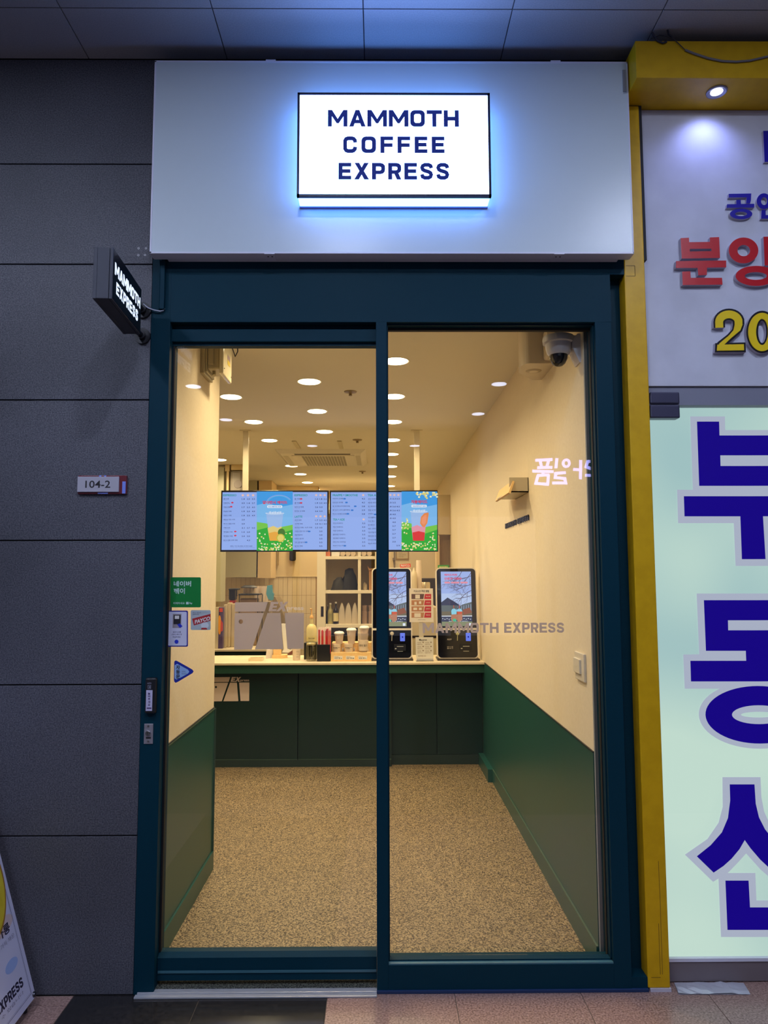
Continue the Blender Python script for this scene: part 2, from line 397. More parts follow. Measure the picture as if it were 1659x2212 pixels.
# sliding automatic door behind the mullion
d1 = empty('door_1', kind='structure')
YD = D+.052
MB().box(-.838, .02, YD, YD+.01, .135, 2.53).build('pane', clearg, d1)
x0, zt = at(600, 748, YD); _, zr0 = at(600, 720, YD)
b = MB().box(-.845, .03, YD-.006, YD+.03, zt, 2.60).box(-.845, .03, YD-.022, YD-.006, zt+.012, zt+.065, 0, .003)
b.build('top_rail', teal, d1)
_, zb = at(600, 2054, YD); zb2 = at(600, 2068, YD-.02)[1]; zb3 = at(600, 2117, YD-.02)[1]
b = MB().add([(-.838,YD-.02,zb2),(-.01,YD-.02,zb2),(-.01,YD,zb),(-.838,YD,zb),(-.838,YD+.03,zb),(-.01,YD+.03,zb),(-.838,YD+.03,zb3),(-.01,YD+.03,zb3),(-.838,YD-.02,zb3),(-.01,YD-.02,zb3)],
    [(0,1,2,3),(3,2,5,4),(8,9,1,0),(4,5,7,6),(6,7,9,8),(0,3,4,6,8),(1,9,7,5,2)])
b.box(-.835, -.012, YD-.024, YD-.018, zb3+.028, zb3+.036, 1)
b.build('bottom_rail', [teal, mat('bead_teal')], d1)
MB().box(-.8385, -.831, YD-.004, YD+.014, zb, 2.53).build('edge_seal', gasket, d1)
MB().box(-.845, .0, YD-.05, YD+.02, 2.595, 2.70).build('track_cover', teal, d1)
# logo drawn on a plane: unit is the pixel of the door's film
def logo(mb, fn, n0, n1, pl, hole=True):
    def P(l): return [fn(x, y) for x, y in l]
    shapes = [[[(305,710),(755,705),(715,835),(300,838)]],
              [[(300,858),(703,856),(535,1358),(290,1362)], ell(385,975,29,31,20)],
              [[(752,856),(930,855),(968,1345),(960,1355),(578,1358)]],
              [[(988,855),(1255,855),(1250,1340),(1243,1350),(1025,1350)]],
              [[(800,703),(905,703),(897,735),(838,735),(833,755),(885,755),(877,783),(825,783),(818,803),(878,803),(870,832),(765,832)]],
              [[(918,703),(958,703),(965,742),(1000,703),(1042,703),(983,768),(1005,835),(962,835),(950,795),(910,835),(868,835),(932,768)]]]
    for s_ in shapes: mb.prism(pl, [P(l) for l in s_], n0, n1)
    a = fn(1018, 836); c = fn(1250, 775)
    mb.text(pl, 'press', a[0], c[0], a[1], c[1], n1, 0, .02)
    a = fn(1030, 844); c = fn(1255, 849); mb.prism(pl, [[fn(1030,845),fn(1255,845),fn(1255,848),fn(1030,848)]], n0, n1)
b = MB(); logo(b, lambda x, y: at(460+x/6.381, 1190+y/6.381, YD-.0006), 0, .0006, FP(YD)); b.build('film_logo', film, d1)
# threshold plate, brush mat
b = MB().box(-.905, -.0095, D-.028, D-.009, 0, .007, 0, .0015).box(-.900, -.0095, D-.0075, D+.0, 0, .011, 0, .0015).box(-.842, -.0095, D, YD-.036, 0, .012)
S('trim_2', b, steel)
carpet_dark = noisy('brush_strip', (20,22,18), (110,112,96), 220, .8, 2, 1, .4, .62)
S('trim_3', MB().box(-.84, -.01, YD-.036, D+.12, 0, .015), carpet_dark)

# ------------------------------------------------------------------ interior shell
f2 = MB().box(-3, 1.0, D+.12, 6.4, -.03, .004)
S('floor', f2, carpet)
S('floor', MB().box(-3, 1.0, 6.4, 11, -.03, .0), mat('kitchen_floor', (90,86,80), .5))
S('ceiling', MB().box(-3, 1.0, D+.10, 6.262, IW, IW+.04), ceilp)
S('ceiling', MB().box(-3, 1.0, 6.268, 10.9, IW+.001, IW+.04), ceilp)
wr = MB().box(XR, 1.0, 2.953, 10.9, .0, IW+.04)
S('wall_right', wr, cream)
S('wall_left', MB().box(XL-.11, XL, D+.12, 3.967, 0, IW+.04), cream)
S('wall_left', MB().box(-3.1, -3.0, D+.14, 10.9, 0, IW+.04), cream)
S('wall_back', MB().box(-3.1, 1.0, 10.8, 10.95, 0, IW+.04), cream)
# plaster return between right wall and glazing, its shade put into the grey
S('trim_4', MB().box(XR+.004, 1.0, D+.12, 2.953, 0, 2.6), mat('shade_grey_return', (112,108,100), .7))
wz = .842
wnr = empty('trim_5', kind='structure')
MB().box(XR-.004, XR, 2.953, 6.06, .004, wz).build('panel', green, wnr)
MB().box(XR-.006, XR, 2.953, 6.06, wz, wz+.004).build('joint', black, wnr)
MB().box(XR-.012, XR-.003, 2.953, 5.55, .004, .098).build('skirting', green, wnr)
MB().box(XR-.012, XR-.004, 2.953, 5.55, .098, .101).build('skirting_lip', green_lip, wnr)
MB().box(XR-.045, XR-.003, 5.55, 6.06, .004, .098).build('skirting', green, wnr)
wnl = empty('trim_6', kind='structure')
MB().box(XL, XL+.004, D+.12, 3.969, .004, wz).build('panel', green, wnl)
MB().box(XL, XL+.006, D+.12, 3.969, wz, wz+.005).build('joint', black, wnl)
MB().box(XL+.004, XL+.008, D+.12, 3.969, wz-.006, wz).build('lip', green_lip, wnl)
MB().box(XL+.003, XL+.012, D+.12, 3.972, .004, .098).build('skirting', green, wnl)
MB().box(XL, XL+.0125, 3.967, 3.970, 0, wz).build('end_cap', green_lip, wnl)

# ================================================================== LAMPS
def downlight(name, X, Y, z, r, lens, label, group, first=[{}]):
    key = (name, r, lens.name)
    if key in first[0]:
        o = copy_tree(first[0][key], (X, Y, z))
    else:
        o = empty(name); o.location = (X, Y, z)
        MB().lathe((0,0,0), [(r*.98,-.001),(r*1.12,-.004),(r*1.14,0)], 40).build('trim_ring', mat('lamp_ring', (235,230,220), .5), o)
        MB().lathe((0,0,0), [(0.0001,-.0045),(r*.98,-.0045),(r*.98,-.0035),(.0001,-.0035)], 40).build('lens', lens, o)
        if lens is inl:
            bm_ = bpy.data.lights.new('beam', 'AREA'); bm_.shape = 'DISK'; bm_.size = 2*r; bm_.energy = IN_WATT; bm_.color = IN_COL; bm_.spread = math.radians(140)
            bo_ = bpy.data.objects.new('beam', bm_); COL.objects.link(bo_); bo_.parent = o; bo_.location = (0, 0, -.006)
        first[0][key] = o
    tag(o, label, 'ceiling light', group); return o
inl = lamp_mat('warm_lens', IN_COL, IN_LAMP)
outl = lamp_mat('cool_lens', OUT_COL, OUT_LAMP)
outn = lamp_mat('cool_lens_near', OUT_COL, OUT_NEAR)
Crow = [(3.35,), (4.2,), (5.05,), (5.9,), (6.7,), (7.5,), (8.35,), (9.2,), (10.2,)]
nm = ['hidden just inside the door', 'nearest the door', 'second from the door', 'third from the door', 'fourth from the door', 'fifth from the door', 'sixth from the door', 'seventh from the door', 'farthest from the door']
for i, (Y,) in enumerate(Crow):
    downlight('ceiling_downlight', .097+.008*i, Y, IW, .071, inl, 'round warm ceiling downlight in the row seen beside the mullion, '+nm[i], 'warm downlights')
for i, p in enumerate(((668,824),(685,888),(701,932))):
    X, Y = atz(*p, IW); downlight('ceiling_downlight', X, Y, IW, .071, inl, 'round warm ceiling downlight in the short row before the air conditioner, '+nm[i+1], 'warm downlights')
nb = nm[1:4]+['nearest of four past the air conditioner', 'second of four past the air conditioner', 'third of four past the air conditioner', 'farthest past the air conditioner']
for i, p in enumerate(((499,857),(548,911),(582,951),(630,1006),(649,1024),(664,1042),(680,1057))):
    X, Y = atz(*p, IW); downlight('ceiling_downlight', X, Y, IW, .071, inl, 'round warm ceiling downlight in the long slanting row, '+nb[i], 'warm downlights')
downlight('ceiling_downlight', -.45, 3.75, IW, .071, inl, 'round warm ceiling downlight in the short row hidden by the door header', 'warm downlights')
for i, Y in enumerate((6.4, 7.15, 7.85)):  # lamps added out of view, for more light at the back
    downlight('ceiling_downlight', -1.75, Y, IW, .071, inl, 'unseen warm downlight added behind the partition to brighten the back, '+nm[i+1], 'warm downlights')
for i, (X, Y) in enumerate(((-2.1,-2.25),(-2.1,-4.0),(1.36,-2.15),(1.33,-3.65),(-1.1,-6.0),(.6,-6.0))):
    downlight('arcade_downlight', X, Y, OC, .085, outl, 'round cool downlight in the walkway ceiling behind the viewer', 'walkway downlights')
for X, Y in ((-1.95, 1.2), (1.55, 1.2), (-.2, .9), (-2.07, -.2), (1.4, -.2), (-.3, -.35)):  # outer pairs continue the lamp rows; middle ones are added fill for the facade
    downlight('arcade_downlight', X, Y, OC, .06, outn, 'small unseen cool downlight set in the walkway ceiling to light the facade', 'walkway downlights by the facade')

# ================================================================== SIGNS of the shop front
sg = empty('fascia_sign', label='wide pale steel fascia board over the shop door', cat='sign board')
YS = 2.742
X0, Z1 = at(332, 131.6, YS); X1, _ = at(1354, 135, YS); Xb0, Z0 = at(327, 547, YS); Xb1, _ = at(1369.5, 549, YS)
X0 = (X0+Xb0)/2; X1 = (X1+Xb1)/2
MB().box(X0, X1, YS, YS+.058, Z0, Z1, bev=.0015).build('panel', board, sg)
e = .0055
b = MB().box(X0-.001, X1+.001, YS-.0015, YS+.05, Z0-.001, Z0+e).box(X0-.001, X1+.001, YS-.0015, YS+.05, Z1-e, Z1+.001).box(X0-.001, X0+e, YS-.0015, YS+.05, Z0, Z1).box(X1-.0035, X1+.001, YS-.0015, YS+.05, Z0, Z1)
b.build('edge_trim', lav, sg)
MB().box(X0+.05, X1-.04, YS+.05, D, Z0+.004, Z1-.05).build('back_frame', lav, sg)
for px in (585, 1200):
    X = at(px, 131, YS)[0]; MB().box(X-.02, X+.02, YS-.002, YS+.03, Z1-.001, Z1+.006).build('hanger_tab', lav, sg)
    X = at(px-3 if px < 700 else px+8, 550, YS)[0]; MB().box(X-.02, X+.02, YS-.003, YS+.058, Z0-.004, Z0+.001).lathe((X-.008, YS+.02, Z0-.0055), [(.003,0),(.003,.003)], 8, 1).lathe((X+.008, YS+.02, Z0-.0055), [(.003,0),(.003,.003)], 8, 1).build('bracket', [lav, black], sg)
MB().box(at(1344,150,YS)[0], at(1350.5,150,YS)[0], YS-.004, YS, at(1348,199,YS)[1], at(1348,152,YS)[1]).build('tape_strip', mat('grey_tape', (150,152,156), .6), sg)
# light box
lb = empty('light_box_sign', label='glowing white light box lettered in dark blue on the pale fascia board', cat='light box')
YB = YS-.092
a = at(641, 424, YB); c = at(1058, 201, YB)
side_m = lamp_mat('acrylic_side', (.12, .32, 1.0), 8.0); face_m = lamp_mat('acrylic_face', (.24, .40, 1.0), 15.0)
MB().box(a[0]+.003, c[0]-.003, YB+.012, YS-.002, a[1]+.003, c[1]-.003, bev=.002).build('diffuser_body', side_m, lb)
lbf = MB().box(a[0]+.009, c[0]-.009, YB+.002, YB+.012, a[1]+.009, c[1]-.009).build('face', face_m, lb)
t = .009
b = MB().box(a[0], c[0], YB-.001, YB+.014, a[1], a[1]+t).box(a[0], c[0], YB-.001, YB+.014, c[1]-t, c[1]).box(a[0], a[0]+t, YB-.001, YB+.014, a[1], c[1]).box(c[0]-t, c[0], YB-.001, YB+.014, a[1], c[1])
b.build('frame', mat('navy_frame', (10,12,50), .4), lb)
MB().box(a[0]+.002, c[0]-.002, YS-.012, YS-.001, a[1]-.001, a[1]+.004).build('bottom_shadow_line', mat('shadow_violet', (120,125,200), .4), lb)  # violet strip put in for the shadow line along the box bottom
navy = mat('navy_letters', (22,34,120), .35, emit=(26,40,118), power=1.0)
pletters(lbf, navy, YB+.002, 'MAMMOTH', 708, 991, 238, 272.5, 0, .003); pletters(lbf, navy, YB+.002, 'COFFEE', 741, 960, 295, 329.5, 0, .003); pletters(lbf, navy, YB+.002, 'EXPRESS', 731, 970.5, 352, 387, 0, .003)
# blade sign
bs = empty('blade_sign', label='small black box sign sticking out of the wall with glowing white letters', cat='box sign')
nf = Vector((-.899, 2.36, 0)); bk = Vector((-.922, 2.72, 0)); ln = (bk-nf); Lb = ln.length; un = ln.normalized(); sd = Vector((-un.y, un.x, 0))   # sd points left
zlo, zhi = 2.484, 2.664
def blade(mb, u0, u1, w0, w1, v0, v1, mi=0, bev=0):
    t_ = MB().box(u0, u1, w0, w1, v0, v1, mi, bev)
    vs = [nf+un*x+sd*y+Vector((0,0,z)) for x, y, z in t_.v]
    b_ = len(mb.v); mb.v += [tuple(v) for v in vs]; mb.f += [[b_+i for i in f] for f in t_.f]; mb.m += t_.m
b = MB(); blade(b, 0, Lb, .012, .052, zlo+.001, zhi-.002, 0, .001); b.build('body', mat('sign_charcoal', (40,44,58), .5), bs)
b = MB(); blade(b, -.001, Lb+.001, 0, .010, zlo, zhi, 0, .001); blade(b, -.001, Lb+.001, .052, .064, zlo, zhi, 0, .001); b.build('face_frame', mat('sign_charcoal'), bs)
pls = Plane(nf, un, (0,0,1), -sd)
b = MB().prism(pls, [[(.004,zlo+.004),(Lb-.004,zlo+.004),(Lb-.004,zhi-.004),(.004,zhi-.004)]], .0002, .0012); b.build('face', mat('sign_face', (6,6,16), .3), bs)
glow = lamp_mat('white_led', (.62, .74, 1.0), 1.5)
b = MB(); hh = zhi-zlo
letters_of(bs, glow, pls, 'MAMMOTH', Lb*.055, Lb*.95, zlo+hh*.53, zlo+hh*.765, .001, .0018); letters_of(bs, glow, pls, 'EXPRESS', Lb*.115, Lb*.875, zlo+hh*.19, zlo+hh*.425, .001, .0018)
for z in (zlo+.028, zhi-.045):
    b = MB(); p0 = nf+un*(Lb-.005)+sd*.03; b.tube([(p0.x, p0.y, z), (p0.x+.004, D-.005, z)], .011, 12)
    b.lathe((p0.x+.004, D-.012, z), [(.032,0),(.032,.012)], 24, axis='Y'); b.lathe((p0.x+.004, D-.03, z), [(.018,0),(.016,.02)], 16, axis='Y')
    b.build('mounting_arm', black, bs, smooth=True)
pc = [(*at(x, y, 2.8),) for x, y in ((308,655),(318,663),(330,667),(343,669),(349,667),(352,662))]
tag(MB().tube([(p[0], D-.02+.003*i, p[1]) for i, p in enumerate(pc)], .0028, 8).build('sign_cable', mat('grey_cable', (170,175,190), .5), smooth=True), 'short pale cable looping from the black box sign to the teal frame', 'cable')
# cable duct on the jamb
X, Z = at(343.5, 667, D-.02); X2, Z2 = at(355, 560, D-.02)
cd = MB().box(X, X+.019, D-.02, D, Z, 2.822, 0, .002).box(X-.0015, X+.0005, D-.022, D, Z, 2.822)
tag(cd.build('cable_duct', teal), 'narrow teal cable duct running down the frame from the fascia board', 'cable duct')
# number plate
npl = empty('number_plate', label='unit number plate reading 104-2 on the dark stone wall', cat='number plate')
def pbox(mb, x0, x1, y0, y1, Y, dep, mi=0, bev=0):
    ym = (y0+y1)/2; return mb.box(at(x0, ym, Y)[0], at(x1, ym, Y)[0], Y, Y+dep, at((x0+x1)/2, y1, Y)[1], at((x0+x1)/2, y0, Y)[1], mi, bev)
pbox(MB(), 168.5, 273, 1027, 1067, D-.012, .013, 0, .001).build('backing_plate', mat('maroon_plate', (110,46,52), .25), npl)
b = MB(); pbox(b, 264, 271, 1040, 1066, D-.0135, .0015); pbox(b, 214, 218.5, 1027, 1030, D-.0135, .0015); pbox(b, 225, 229, 1027, 1030, D-.0135, .0015); pbox(b, 211, 233, 1064, 1066.5, D-.0135, .0015)
b.build('blue_marks', mat('sky_blue_vinyl', (120,140,225), .4), npl)
pbox(MB(), 167, 256.5, 1029.5, 1062.5, D-.019, .007, 0, .001).build('face', mat('silver_plate', (172,170,180), .4), npl)
MB().ptext(D-.0195, '104-2', 184, 238.5, 1038, 1054, 0, .012).build('lettering', ink, npl)

# ------------------------------------------------------------------ controls on the jamb and stickers on the door glass
sw = empty('door_switch', label='black touch switch with white strip on the teal door jamb', cat='switch')
pbox(MB(), 312.5, 336.5, 1464.5, 1541.5, D-.022, .022, 0, .006).build('housing', black, sw)
pbox(MB(), 315, 328.8, 1491, 1536, D-.024, .003, 0, .001).build('label_strip', mat('lavender_strip', (190,186,214), .5), sw)
b = MB()
for i, ch in enumerate('눌러주세요'): b.ptext(D-.0245, ch, 319.5, 324.5, 1496+i*6, 1500.6+i*6, 0, .03)
pbox(b, 317, 327, 1528.5, 1531, D-.0245, .0005)
b.build('lettering', mat('violet_ink', (58,30,92), .6), sw)
b = MB().ptext(D-.0225, 'AUTO', 318, 327, 1474.5, 1477.5, 0, .03)
for r_ in ((319,326,1480,1480.8),(319,326,1487.2,1488),(319,319.8,1480,1488),(325.2,326,1480,1488),(321.5,324.5,1482.5,1486)): pbox(b, *r_, D-.0225, .0005)
b.build('touch_mark', mat('grey_print', (130,130,150), .5), sw)
lk = empty('key_switch', label='steel key switch plate low on the teal door jamb', cat='switch')
pbox(MB(), 311, 330.5, 1563.5, 1607, D-.003, .003, 0, .001).build('plate', mat('satin_plate', (176,170,176), .3, .6), lk)
for y in (1568.5, 1601):
    X, Z = at(320.5, y, D-.003); MB().lathe((X, D-.005, Z), [(.001,0),(.004,0),(.0045,.003)], 14, axis='Y').build('screw', chrome, lk, smooth=True)
X, Z = at(320.5, 1583, D-.003); MB().lathe((X, D-.013, Z), [(.001,0),(.0085,0),(.010,.004),(.010,.011)], 24, axis='Y').box(X-.001, X+.001, D-.0135, D-.012, Z-.005, Z+.005, 1).build('key_barrel', [chrome, black], lk, smooth=True)
pbox(MB(), 315, 326, 1592.5, 1595.5, D-.0036, .0006).build('mark', black, lk)
YT = YD-.0012
def sticker(name, label, loops, Y, m_, cat='sticker'):
    o = empty(name, label=label, cat=cat); MB().prism(FP(Y), [PX(Y, l) for l in loops], -.0005, 0).build('sheet', m_, o); return o
s1 = sticker('payment_sticker', 'green square payment sticker with white Korean writing on the door glass', [rrect(368, 434, 1247, 1312, 3)], YT, mat('sticker_green', (10,126,52), .4))
b = MB().ptext(YT-.0004, '네이버', 375, 413, 1255, 1267, 0, .03); b.ptext(YT-.0004, '페이', 375, 399.5, 1270.5, 1283, 0, .03); b.ptext(YT-.0004, '이제하세요', 374.5, 399, 1300.5, 1305.5, 0, .01); b.ptext(YT-.0004, 'Pay', 409, 415.5, 1300.8, 1306, 0, .02); pbox(b, 402, 407.5, 1300.3, 1305.5, YT-.0004, .0002)
b.build('lettering', mat('pale_green_ink', (190,215,208), .5), s1)
s2 = sticker('security_sticker', 'white upright security sticker with a blue border on the door glass', [rrect(361, 406, 1319, 1397, 3)], YT, mat('sticker_blue', (38,34,140), .4))
MB().prism(FP(YT), [PX(YT, rrect(363, 403.5, 1321.5, 1394.5, 2.5))], .0003, .0006).build('field', mat('sticker_white', (206,206,226), .4), s2)
b = MB(); pbox(b, 373, 391.5, 1326, 1356.5, YT-.0012, .0004, 0); pbox(b, 375, 390, 1328.5, 1348.5, YT-.0015, .0003, 1); pbox(b, 377.5, 387, 1330, 1337, YT-.0018, .0003, 2)
b.prism(FP(YT), [PX(YT, [(383,1349),(389,1346.5),(394.5,1353),(388.5,1356)])], .0018, .002, 3)
b.prism(FP(YT), [PX(YT, ell(381.5,1386,4.3,4.3,20))], .0018, .002, 3)
b.build('device_picture', [mat('device_grey', (150,140,146), .5), ink, paper, mat('vivid_blue', (30,50,190), .5)], s2)
b = MB().ptext(YT-.0012, '보안시스템', 373.5, 390.5, 1363.5, 1367.2, 0, .01).ptext(YT-.0012, '(경비) 확인 후', 370.5, 393, 1368.8, 1372.6, 0, .01).ptext(YT-.0012, '퇴실하세요', 373, 390, 1374.2, 1378, 0, .01)
b.build('lettering', mat('slate_ink', (70,70,110), .6), s2)
s3 = sticker('card_sticker', 'pale square sticker with slanted red banner on the door glass', [rrect(412, 455, 1318, 1361, 3)], YT, mat('sticker_pale', (176,186,186), .4))
MB().prism(FP(YT), [PX(YT, [(415,1336.5),(455,1326),(455,1340.5),(419,1351)])], .0003, .0006).build('banner', mat('banner_red', (178,44,46), .4), s3)
plp = Plane((*[at(421, 1348, YT)[0]], YT-.001, at(421, 1348, YT)[1]), (at(455,1339,YT)[0]-at(421,1348,YT)[0], 0, at(455,1339,YT)[1]-at(421,1348,YT)[1]), (0,0,1), (0,-1,0))
b = MB().text(plp, 'PAYCO', 0, .062, -.0003, .0155, .0003, 0, .04); b.ptext(YT-.001, '페이코 앱으로\n결제하세요', 416, 434, 1322, 1328.5, 1, .0)
b.build('lettering', [paper, mat('slate_ink')], s3)
MB().prism(FP(YT), [PX(YT, ell(442.5,1351,8.5,7,24))], .0006, .0009).prism(FP(YT), [PX(YT, [(434,1359.5),(448,1359.5),(446,1356),(436,1356)])], .0009, .0011, 1).build('round_patch', [mat('patch_white', (205,210,212), .5), mat('banner_red')], s3)
def tri(s_):
    c_ = (391, 1451); return [(c_[0]+(x-c_[0])*s_, c_[1]+(y-c_[1])*s_) for x, y in ((377.5,1427.5),(380.5,1427),(384,1428.5),(415,1446),(418.3,1450),(416,1454),(384,1473),(379.5,1475),(376.5,1472.5),(375.8,1468),(376.3,1431))]
s4 = sticker('door_sticker', 'blue triangular automatic door sticker pointing along the door glass', [tri(1)], YT, mat('sticker_royal', (26,44,150), .4))
MB().prism(FP(YT), [PX(YT, [(377.5,1437),(383,1434),(406,1446.5),(409,1451),(406,1455),(386,1466),(381,1468),(377.5,1465)])], .0003, .0006).build('field', mat('sticker_sky', (150,185,228), .4), s4)
b = MB()
for i, ch in enumerate('자동문'): b.ptext(YT-.001, ch, 380, 389, 1437+i*10, 1446+i*10, 0, .03)
b.ptext(YT-.001, '손대지마세요\n자동으로 열립니다', 392, 404, 1449, 1457, 1, 0)
b.build('lettering', [ink, mat('slate_ink')], s4)

# ================================================================== NEIGHBOUR: yellow portal, white panel, backlit door
yp = empty('yellow_portal', label='yellow painted portal of the neighbouring shop with header and post', cat='portal')
MB().box(1.0045, 1.0885, D, D+.12, .012, 3.50, bev=.004).build('post', yellow, yp)
MB().box(1.02, 3.4, D-.165, D+.12, 3.503, 3.658, bev=.002).build('header', yellow, yp)
MB().box(1.012, 1.09, D-.004, D+.1, 0, .012).build('foot', mat('pale_foot', (200,195,205), .6), yp)
b = MB()
for x0, y0, x1, y1 in ((1352,574,1371,574),(1371,574,1371.8,596),(1352,596.5,1372,596.5),(1425.5,1932,1431,2105),(1422,1860,1425.5,1932),(1407,2111.5,1427,2111.5),(1422.5,1995,1426.5,2105)):
    b.prism(FP(D), [PX(D, ribbon([(x0,y0),(x1,y1)], .9))], 0, .0006)
b.build('seam', mat('seam_brown', (96,72,10), .8), yp)
wp = empty('neighbour_panel', label='large white panel with raised Korean letters beside the yellow post', cat='sign board')
YP = D+.03
MB().box(1.096, 3.4, YP, YP+.05, 2.316, 3.502, bev=.002).build('panel', whitep, wp)
wpp = wp.children[0]
def z5(x, y): return (1400+x/5.266, 220+y/5.266)
def z2(x, y): return (1240+x/3.687, 500+y/3.687)
sid = mat('letter_side', (176,170,186), .4)
def letters(name, shapes, m_, dep=.02, zf=z5, mb=None, n0=0.0, build=True):
    b = mb or MB()
    for i, s_ in enumerate(shapes): b.prism(FP(YP), [PX(YP-dep, [zf(*p) for p in l]) for l in s_], n0, dep+.0004*i, 0, 1)
    if build: b.build(name, [m_, sid], wpp)
    return b
letters('raised_letter', [[[(370,1550),(465,1545),(467,1596),(703,1593),(703,1542),(808,1538),(818,1775),(383,1783)],[(475,1673),(720,1670),(720,1698),(476,1702)]],
  [[(318,1812),(888,1805),(888,1883),(670,1887),(667,1970),(570,1975),(563,1890),(315,1890)]], [[(387,1932),(480,1928),(484,2003),(840,2002),(846,2080),(393,2085)]]], red)
letters('raised_letter', [[ell(1086,1690,168,147,44), ell(1088,1692,72,64,30)], [ell(1228,1980,233,114,44), ell(1225,1981,125,44,30)],
  [[(1312,1535),(1410,1532),(1410,1640),(1480,1640),(1480,1700),(1410,1700),(1410,1745),(1480,1745),(1480,1805),(1410,1805),(1410,1862),(1325,1862)]]], red)
letters('raised_letter', [[[(918,1046),(1174,1042),(1170,1120),(1160,1155),(1115,1155),(1122,1086),(917,1088)]], [[(1003,1116),(1053,1114),(1056,1162),(1208,1160),(1206,1203),(893,1206),(898,1165),(1003,1163)]],
  [ell(1057,1276,127,60,40), ell(1057,1276,68,25,28)]], blue, .014)
letters('raised_letter', [[ell(1318,1130,82,90,36), ell(1320,1130,35,44,24)], [[(1290,1230),(1336,1230),(1338,1288),(1500,1286),(1500,1330),(1285,1330)]], [[(1440,1046),(1485,1046),(1490,1250),(1445,1250)]]], blue, .014)
letters('raised_letter', [[[(1310,330),(1600,325),(1600,680),(1325,683)]]], blue, .014)
def two(w_):
    pts = [(1158,766)]+[(1234-78*math.cos(a_), 722-62*math.sin(a_)) for a_ in [0+PI*i/14 for i in range(0,14)]]+[(1311,742)]
    return ribbon(pts, w_)
b = MB()
letters('x', [[two(92)], [[(1265,742),(1357,742),(1338,795),(1262,862),(1215,902),(1122,962),(1124,912),(1145,880),(1225,818),(1258,780)]], [[(1124,890),(1365,884),(1368,962),(1120,964)]], [ell(1497,801,126,169,44), ell(1497,801,32,88,30)]], black, .018, z2, b, 0, False)
b.build('raised_letter', [mat('letter_black', (12,10,20), .35), sid], wp)
b = MB()
letters('x', [[two(62)], [[(1280,742),(1342,742),(1324,788),(1250,850),(1195,902),(1138,948),(1140,922),(1160,890),(1236,826),(1270,786)]], [[(1142,902),(1352,898),(1354,946),(1138,950)]], [ell(1497,801,110,153,44), ell(1497,801,48,104,30)]], yel, .0205, z2, b, .0192, False)
b.build('letter_face', [yel, yel], wp)
# wiring along the yellow header
hy = D-.170
def hp(x, y, Y=hy): X, Z = at(x, y, Y); return (X, Y, Z)
tag(MB().tube([hp(*p) for p in ((1480,108),(1500,116),(1530,126),(1560,132),(1590,133.5),(1620,131),(1659,122),(1720,100))], .0042, 8).build('header_conduit', mat('grey_conduit', (112,108,112), .6), smooth=True), 'thick grey conduit sagging across the yellow header', 'cable')
tag(MB().tube([hp(*p) for p in ((1406,84),(1425,76),(1442,78),(1455,84),(1468,96),(1480,108))], .0016, 6).tube([hp(*p) for p in ((1408,70),(1420,88),(1432,93),(1440,90))], .004, 6).tube([hp(*p) for p in ((1436,62),(1442,64),(1444,74),(1452,80))], .0035, 6).build('loose_wires', mat('dark_wire', (40,40,52), .6), smooth=True), 'tangle of loose dark wires above the corner of the yellow header', 'wires')
# recessed spot in the yellow header
X, Y = atz(1548, 198, 3.503)
sp = empty('header_spotlight', label='small round spotlight with metal ring recessed under the yellow header', cat='spotlight'); sp.location = (X, Y, 3.5028)
MB().lathe((0,0,0), [(.024,-.001),(.036,-.006),(.040,-.004),(.041,0)], 36).build('ring', mat('spot_ring', (150,150,170), .35, .5), sp, smooth=True)
MB().lathe((0,0,0), [(.0001,-.002),(.0235,-.002),(.0235,-.0005)], 30).build('lens', lamp_mat('spot_lens', (.7,.75,1.0), 9), sp)
sl = bpy.data.lights.new('spot_beam', 'SPOT'); sl.energy = 4.5; sl.color = (.36,.42,1.0); sl.spot_size = math.radians(125); sl.spot_blend = .9; sl.shadow_soft_size = .02
slo = bpy.data.objects.new('spot_beam', sl); COL.objects.link(slo); slo.parent = sp; slo.location = (0, 0, -.012); slo.rotation_euler = (math.radians(20), 0, 0)
# glass door of the neighbour, covered with a backlit film
nd = empty('neighbour_door', label='backlit glass door of the neighbour with huge blue Korean letters', cat='door')
YG = D+.07
lit = bpy.data.materials.new('backlit_film'); lit.use_nodes = True; nt = lit.node_tree; nt.nodes.clear()
eo = nt.nodes.new('ShaderNodeEmission'); oo = nt.nodes.new('ShaderNodeOutputMaterial'); tc = nt.nodes.new('ShaderNodeTexCoord'); nz = nt.nodes.new('ShaderNodeTexNoise'); nz.inputs['Scale'].default_value = 1.3; nz.inputs['Detail'].default_value = 1
rp = nt.nodes.new('ShaderNodeValToRGB'); rp.color_ramp.elements[0].position = .35; rp.color_ramp.elements[0].color = (*lin((172,204,206)), 1); rp.color_ramp.elements[1].position = .62; rp.color_ramp.elements[1].color = (*lin((208,232,220)), 1)
nt.links.new(tc.outputs['Object'], nz.inputs['Vector']); nt.links.new(nz.outputs['Fac'], rp.inputs[0]); nt.links.new(rp.outputs[0], eo.inputs[0]); eo.inputs[1].default_value = .97; nt.links.new(eo.outputs[0], oo.inputs[0])
ztop = at(1500, 881, YG)[1]; zbot = at(1500, 2066, YG)[1]
MB().box(1.092, 2.1, YG, YG+.012, zbot, ztop).build('film', lit, nd)
MB().box(1.092, 2.1, YG-.006, YG-.002, zbot, ztop).build('pane', clearg, nd)
MB().box(1.092, 2.1, YG-.012, YG+.02, 0.004, zbot-.012).build('bottom_rail', mat('taupe_metal', (116,106,108), .45), nd)
MB().box(1.092, 2.1, YG-.016, YG+.02, zbot-.012, zbot).build('rail_cap', lav, nd)
MB().box(1.092, 3.4, YG-.03, YG+.03, ztop+.004, 2.314).build('top_rail', mat('slate_rail', (124,126,142), .5), nd)
